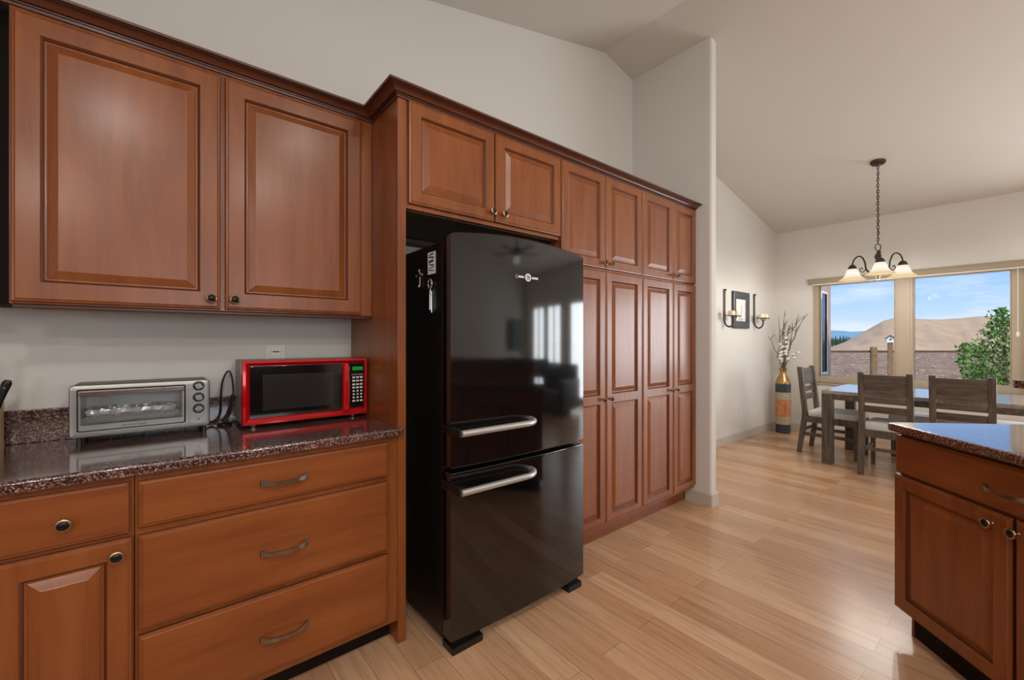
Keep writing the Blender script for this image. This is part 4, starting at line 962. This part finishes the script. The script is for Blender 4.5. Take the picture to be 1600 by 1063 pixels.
# far blue hills
b = MB(); ring0, ring1 = [], []
for i in range(60):
    u = 1180 + 520 * i / 59; p = scr(u, 240); zt_ = zat(517 + 3 * noise.noise(Vector((i * .2, 0, 0))), 240); ring0.append((p.x, p.y, GZ - 1)); ring1.append((p.x, p.y, zt_))
back0 = [(x + 8, y, z) for x, y, z in ring0]; back1 = [(x + 8, y, z) for x, y, z in ring1]
b.loft([ring0, ring1, back1, back0], 'mountain', (False, False), closed=False); tag(b.build('mountain_ridge'), 'hazy blue mountain ridge on the horizon left of the dirt pile', 'mountain')
rc_ = random.Random(5)
for k in range(16):
    u = 1285 + k * 4.1 + rc_.uniform(-1, 1); d = 106 + (k % 3) * 4.5 + rc_.uniform(-.8, .8); p = scr(u, d); ztip = zat(rc_.uniform(524, 530), d); base = GZ
    c = thing('conifer_tree', 'dark distant conifer in the row left of the dirt pile', 'tree', (p.x, p.y, base), 0, 'distant conifers left of the dirt pile')
    b = MB(); pr = [(.05, base + .3)]
    nl = 6
    for q_ in range(nl):
        f0 = q_ / nl; zz = base + .4 + (ztip - base - .4) * f0; rr_ = (1 - f0) * .72
        pr += [(rr_, zz), (rr_ * .55, zz + (ztip - base) / nl * .7)]
    pr.append((.02, ztip)); b.lathe(pr, (p.x, p.y, 0), 'Z', 9, 'conifer'); b.build('foliage', c)
    b = MB(); b.lathe([(.15, base), (.12, base + .6)], (p.x, p.y, 0), 'Z', 7, 'bark'); b.build('trunk', c)
# fence
DF = 10.84
fe = thing('yard_fence', 'wooden post-and-rail fence with wire crossing the yard', 'fence', scr(1365, DF, GZ))
b = MB(); pa, pb_ = scr(1180, DF), scr(1760, DF); zr = zat(549.5, DF)
ang = math.atan2(pb_.y - pa.y, pb_.x - pa.x); ro = Matrix.Rotation(ang, 3, 'Z'); ln = (pb_ - pa).length; mid = (pa + pb_) / 2
b.box(mid.x - ln / 2, mid.x + ln / 2, mid.y - .02, mid.y + .02, zr - .026, zr + .026, 'rail', .008, rot=ro); b.build('top_rail', fe)
b = MB()
for zz in (.12, .35, .58, .8): b.box(mid.x - ln / 2, mid.x + ln / 2, mid.y - .0025, mid.y + .0025, zz - .0025, zz + .0025, 'wire', rot=ro)
b.build('wire', fe)
for u in (1215, 1365, 1700):
    p = scr(u, DF - .1); b = MB(); b.lathe([(.07, GZ - .1), (.072, .5), (.070, zat(543, DF)), (.05, zat(542, DF))], (p.x, p.y, 0), 'Z', 14, 'post'); b.build('post', fe)
# birdhouse on its pole
DB = 9.6; p = scr(1391, DB); zb_ = zat(535.5, DB)
b = MB(); b.box(p.x - .045, p.x + .045, p.y - .045, p.y + .045, GZ - .1, zb_, 'post', .006, rot=Matrix.Rotation(R(14), 3, 'Z')); tag(b.build('birdhouse_pole'), 'square wooden pole carrying the birdhouse beside the window mullion', 'pole')
bh = thing('birdhouse', 'small blue-white birdhouse with pitched roof on a wooden pole', 'birdhouse', (p.x, p.y, zb_), R(14) - pi / 2)
b = MB(); b.prism([(-.065, 0), (.065, 0), (.065, .10), (0, .155), (-.065, .10)], 'Y', -.06, .06, 'bird_blue'); b.build('box', bh, False)
b = MB()
for s in (-1, 1): b.prism([(0, .158), (s * .095, .080), (s * .095, .094), (0, .174)], 'Y', -.09, .09, 'bird_roof')
b.build('roof', bh, False)
b = MB(); b.lathe([(.02, 0), (.02, .004)], (0, -.06, .07), 'Y', 14, 'blackp'); b.build('entrance_hole', bh, False)
# young tree outside the right pane
rt_ = random.Random(3); DTT = 9.0
tp = scr(1572, DTT); tr = thing('young_tree', 'green leafy young tree outside the right window pane', 'tree', (tp.x, tp.y, GZ))
blobs = [(1560, 497, 14), (1574, 508, 16), (1550, 515, 12), (1545, 535, 20), (1570, 540, 26), (1522, 547, 15), (1507, 543, 9), (1585, 530, 22), (1600, 560, 26), (1550, 560, 24), (1522, 568, 18), (1505, 562, 9), (1535, 585, 20), (1515, 586, 12), (1565, 580, 24), (1590, 590, 26), (1565, 487, 7), (1545, 600, 18), (1612, 540, 24)]
b = MB(); zb0 = GZ
b.tube([Vector((tp.x, tp.y, GZ - .1)), scr(1571, DTT, zat(600, DTT)), scr(1570, DTT, zat(550, DTT)), scr(1566, DTT, zat(492, DTT))], [.05, .04, .028, .008], 'bark', 8)
for (u, v, r) in blobs:
    vv = min(v + 30, 640); b.tube([scr(1571, DTT, zat(vv, DTT)), scr((u + 1571) / 2, DTT, zat((vv + v) / 2 + 3, DTT)), scr(u, DTT, zat(v, DTT))], [.014, .010, .005], 'bark', 5)
b.build('trunk', tr)
b = MB(); i_ = b.mi('leaf')
for (u, v, r) in blobs:
    c_ = scr(u, DTT, zat(v, DTT)); rr_ = r * DTT / FPX
    for _ in range(int(12 + r * 6.5)):
        dv = Vector((rt_.gauss(0, 1), rt_.gauss(0, 1), rt_.gauss(0, 1))).normalized() * rr_ * rt_.random() ** .45 * 1.1
        o = c_ + dv; s_ = rt_.uniform(.026, .048); a = Vector((rt_.gauss(0, 1), rt_.gauss(0, 1), rt_.gauss(0, .7))).normalized(); t_ = a.orthogonal().normalized(); t_ = Matrix.Rotation(rt_.uniform(0, 6.28), 3, a) @ t_; n_ = a.cross(t_)
        vs_ = [b.bm.verts.new(x) for x in (o - t_ * s_, o + n_ * s_ * .6, o + t_ * s_, o - n_ * s_ * .6)]
        b.bm.faces.new(vs_).material_index = i_
b.build('foliage', tr, merge=False, smooth=0)
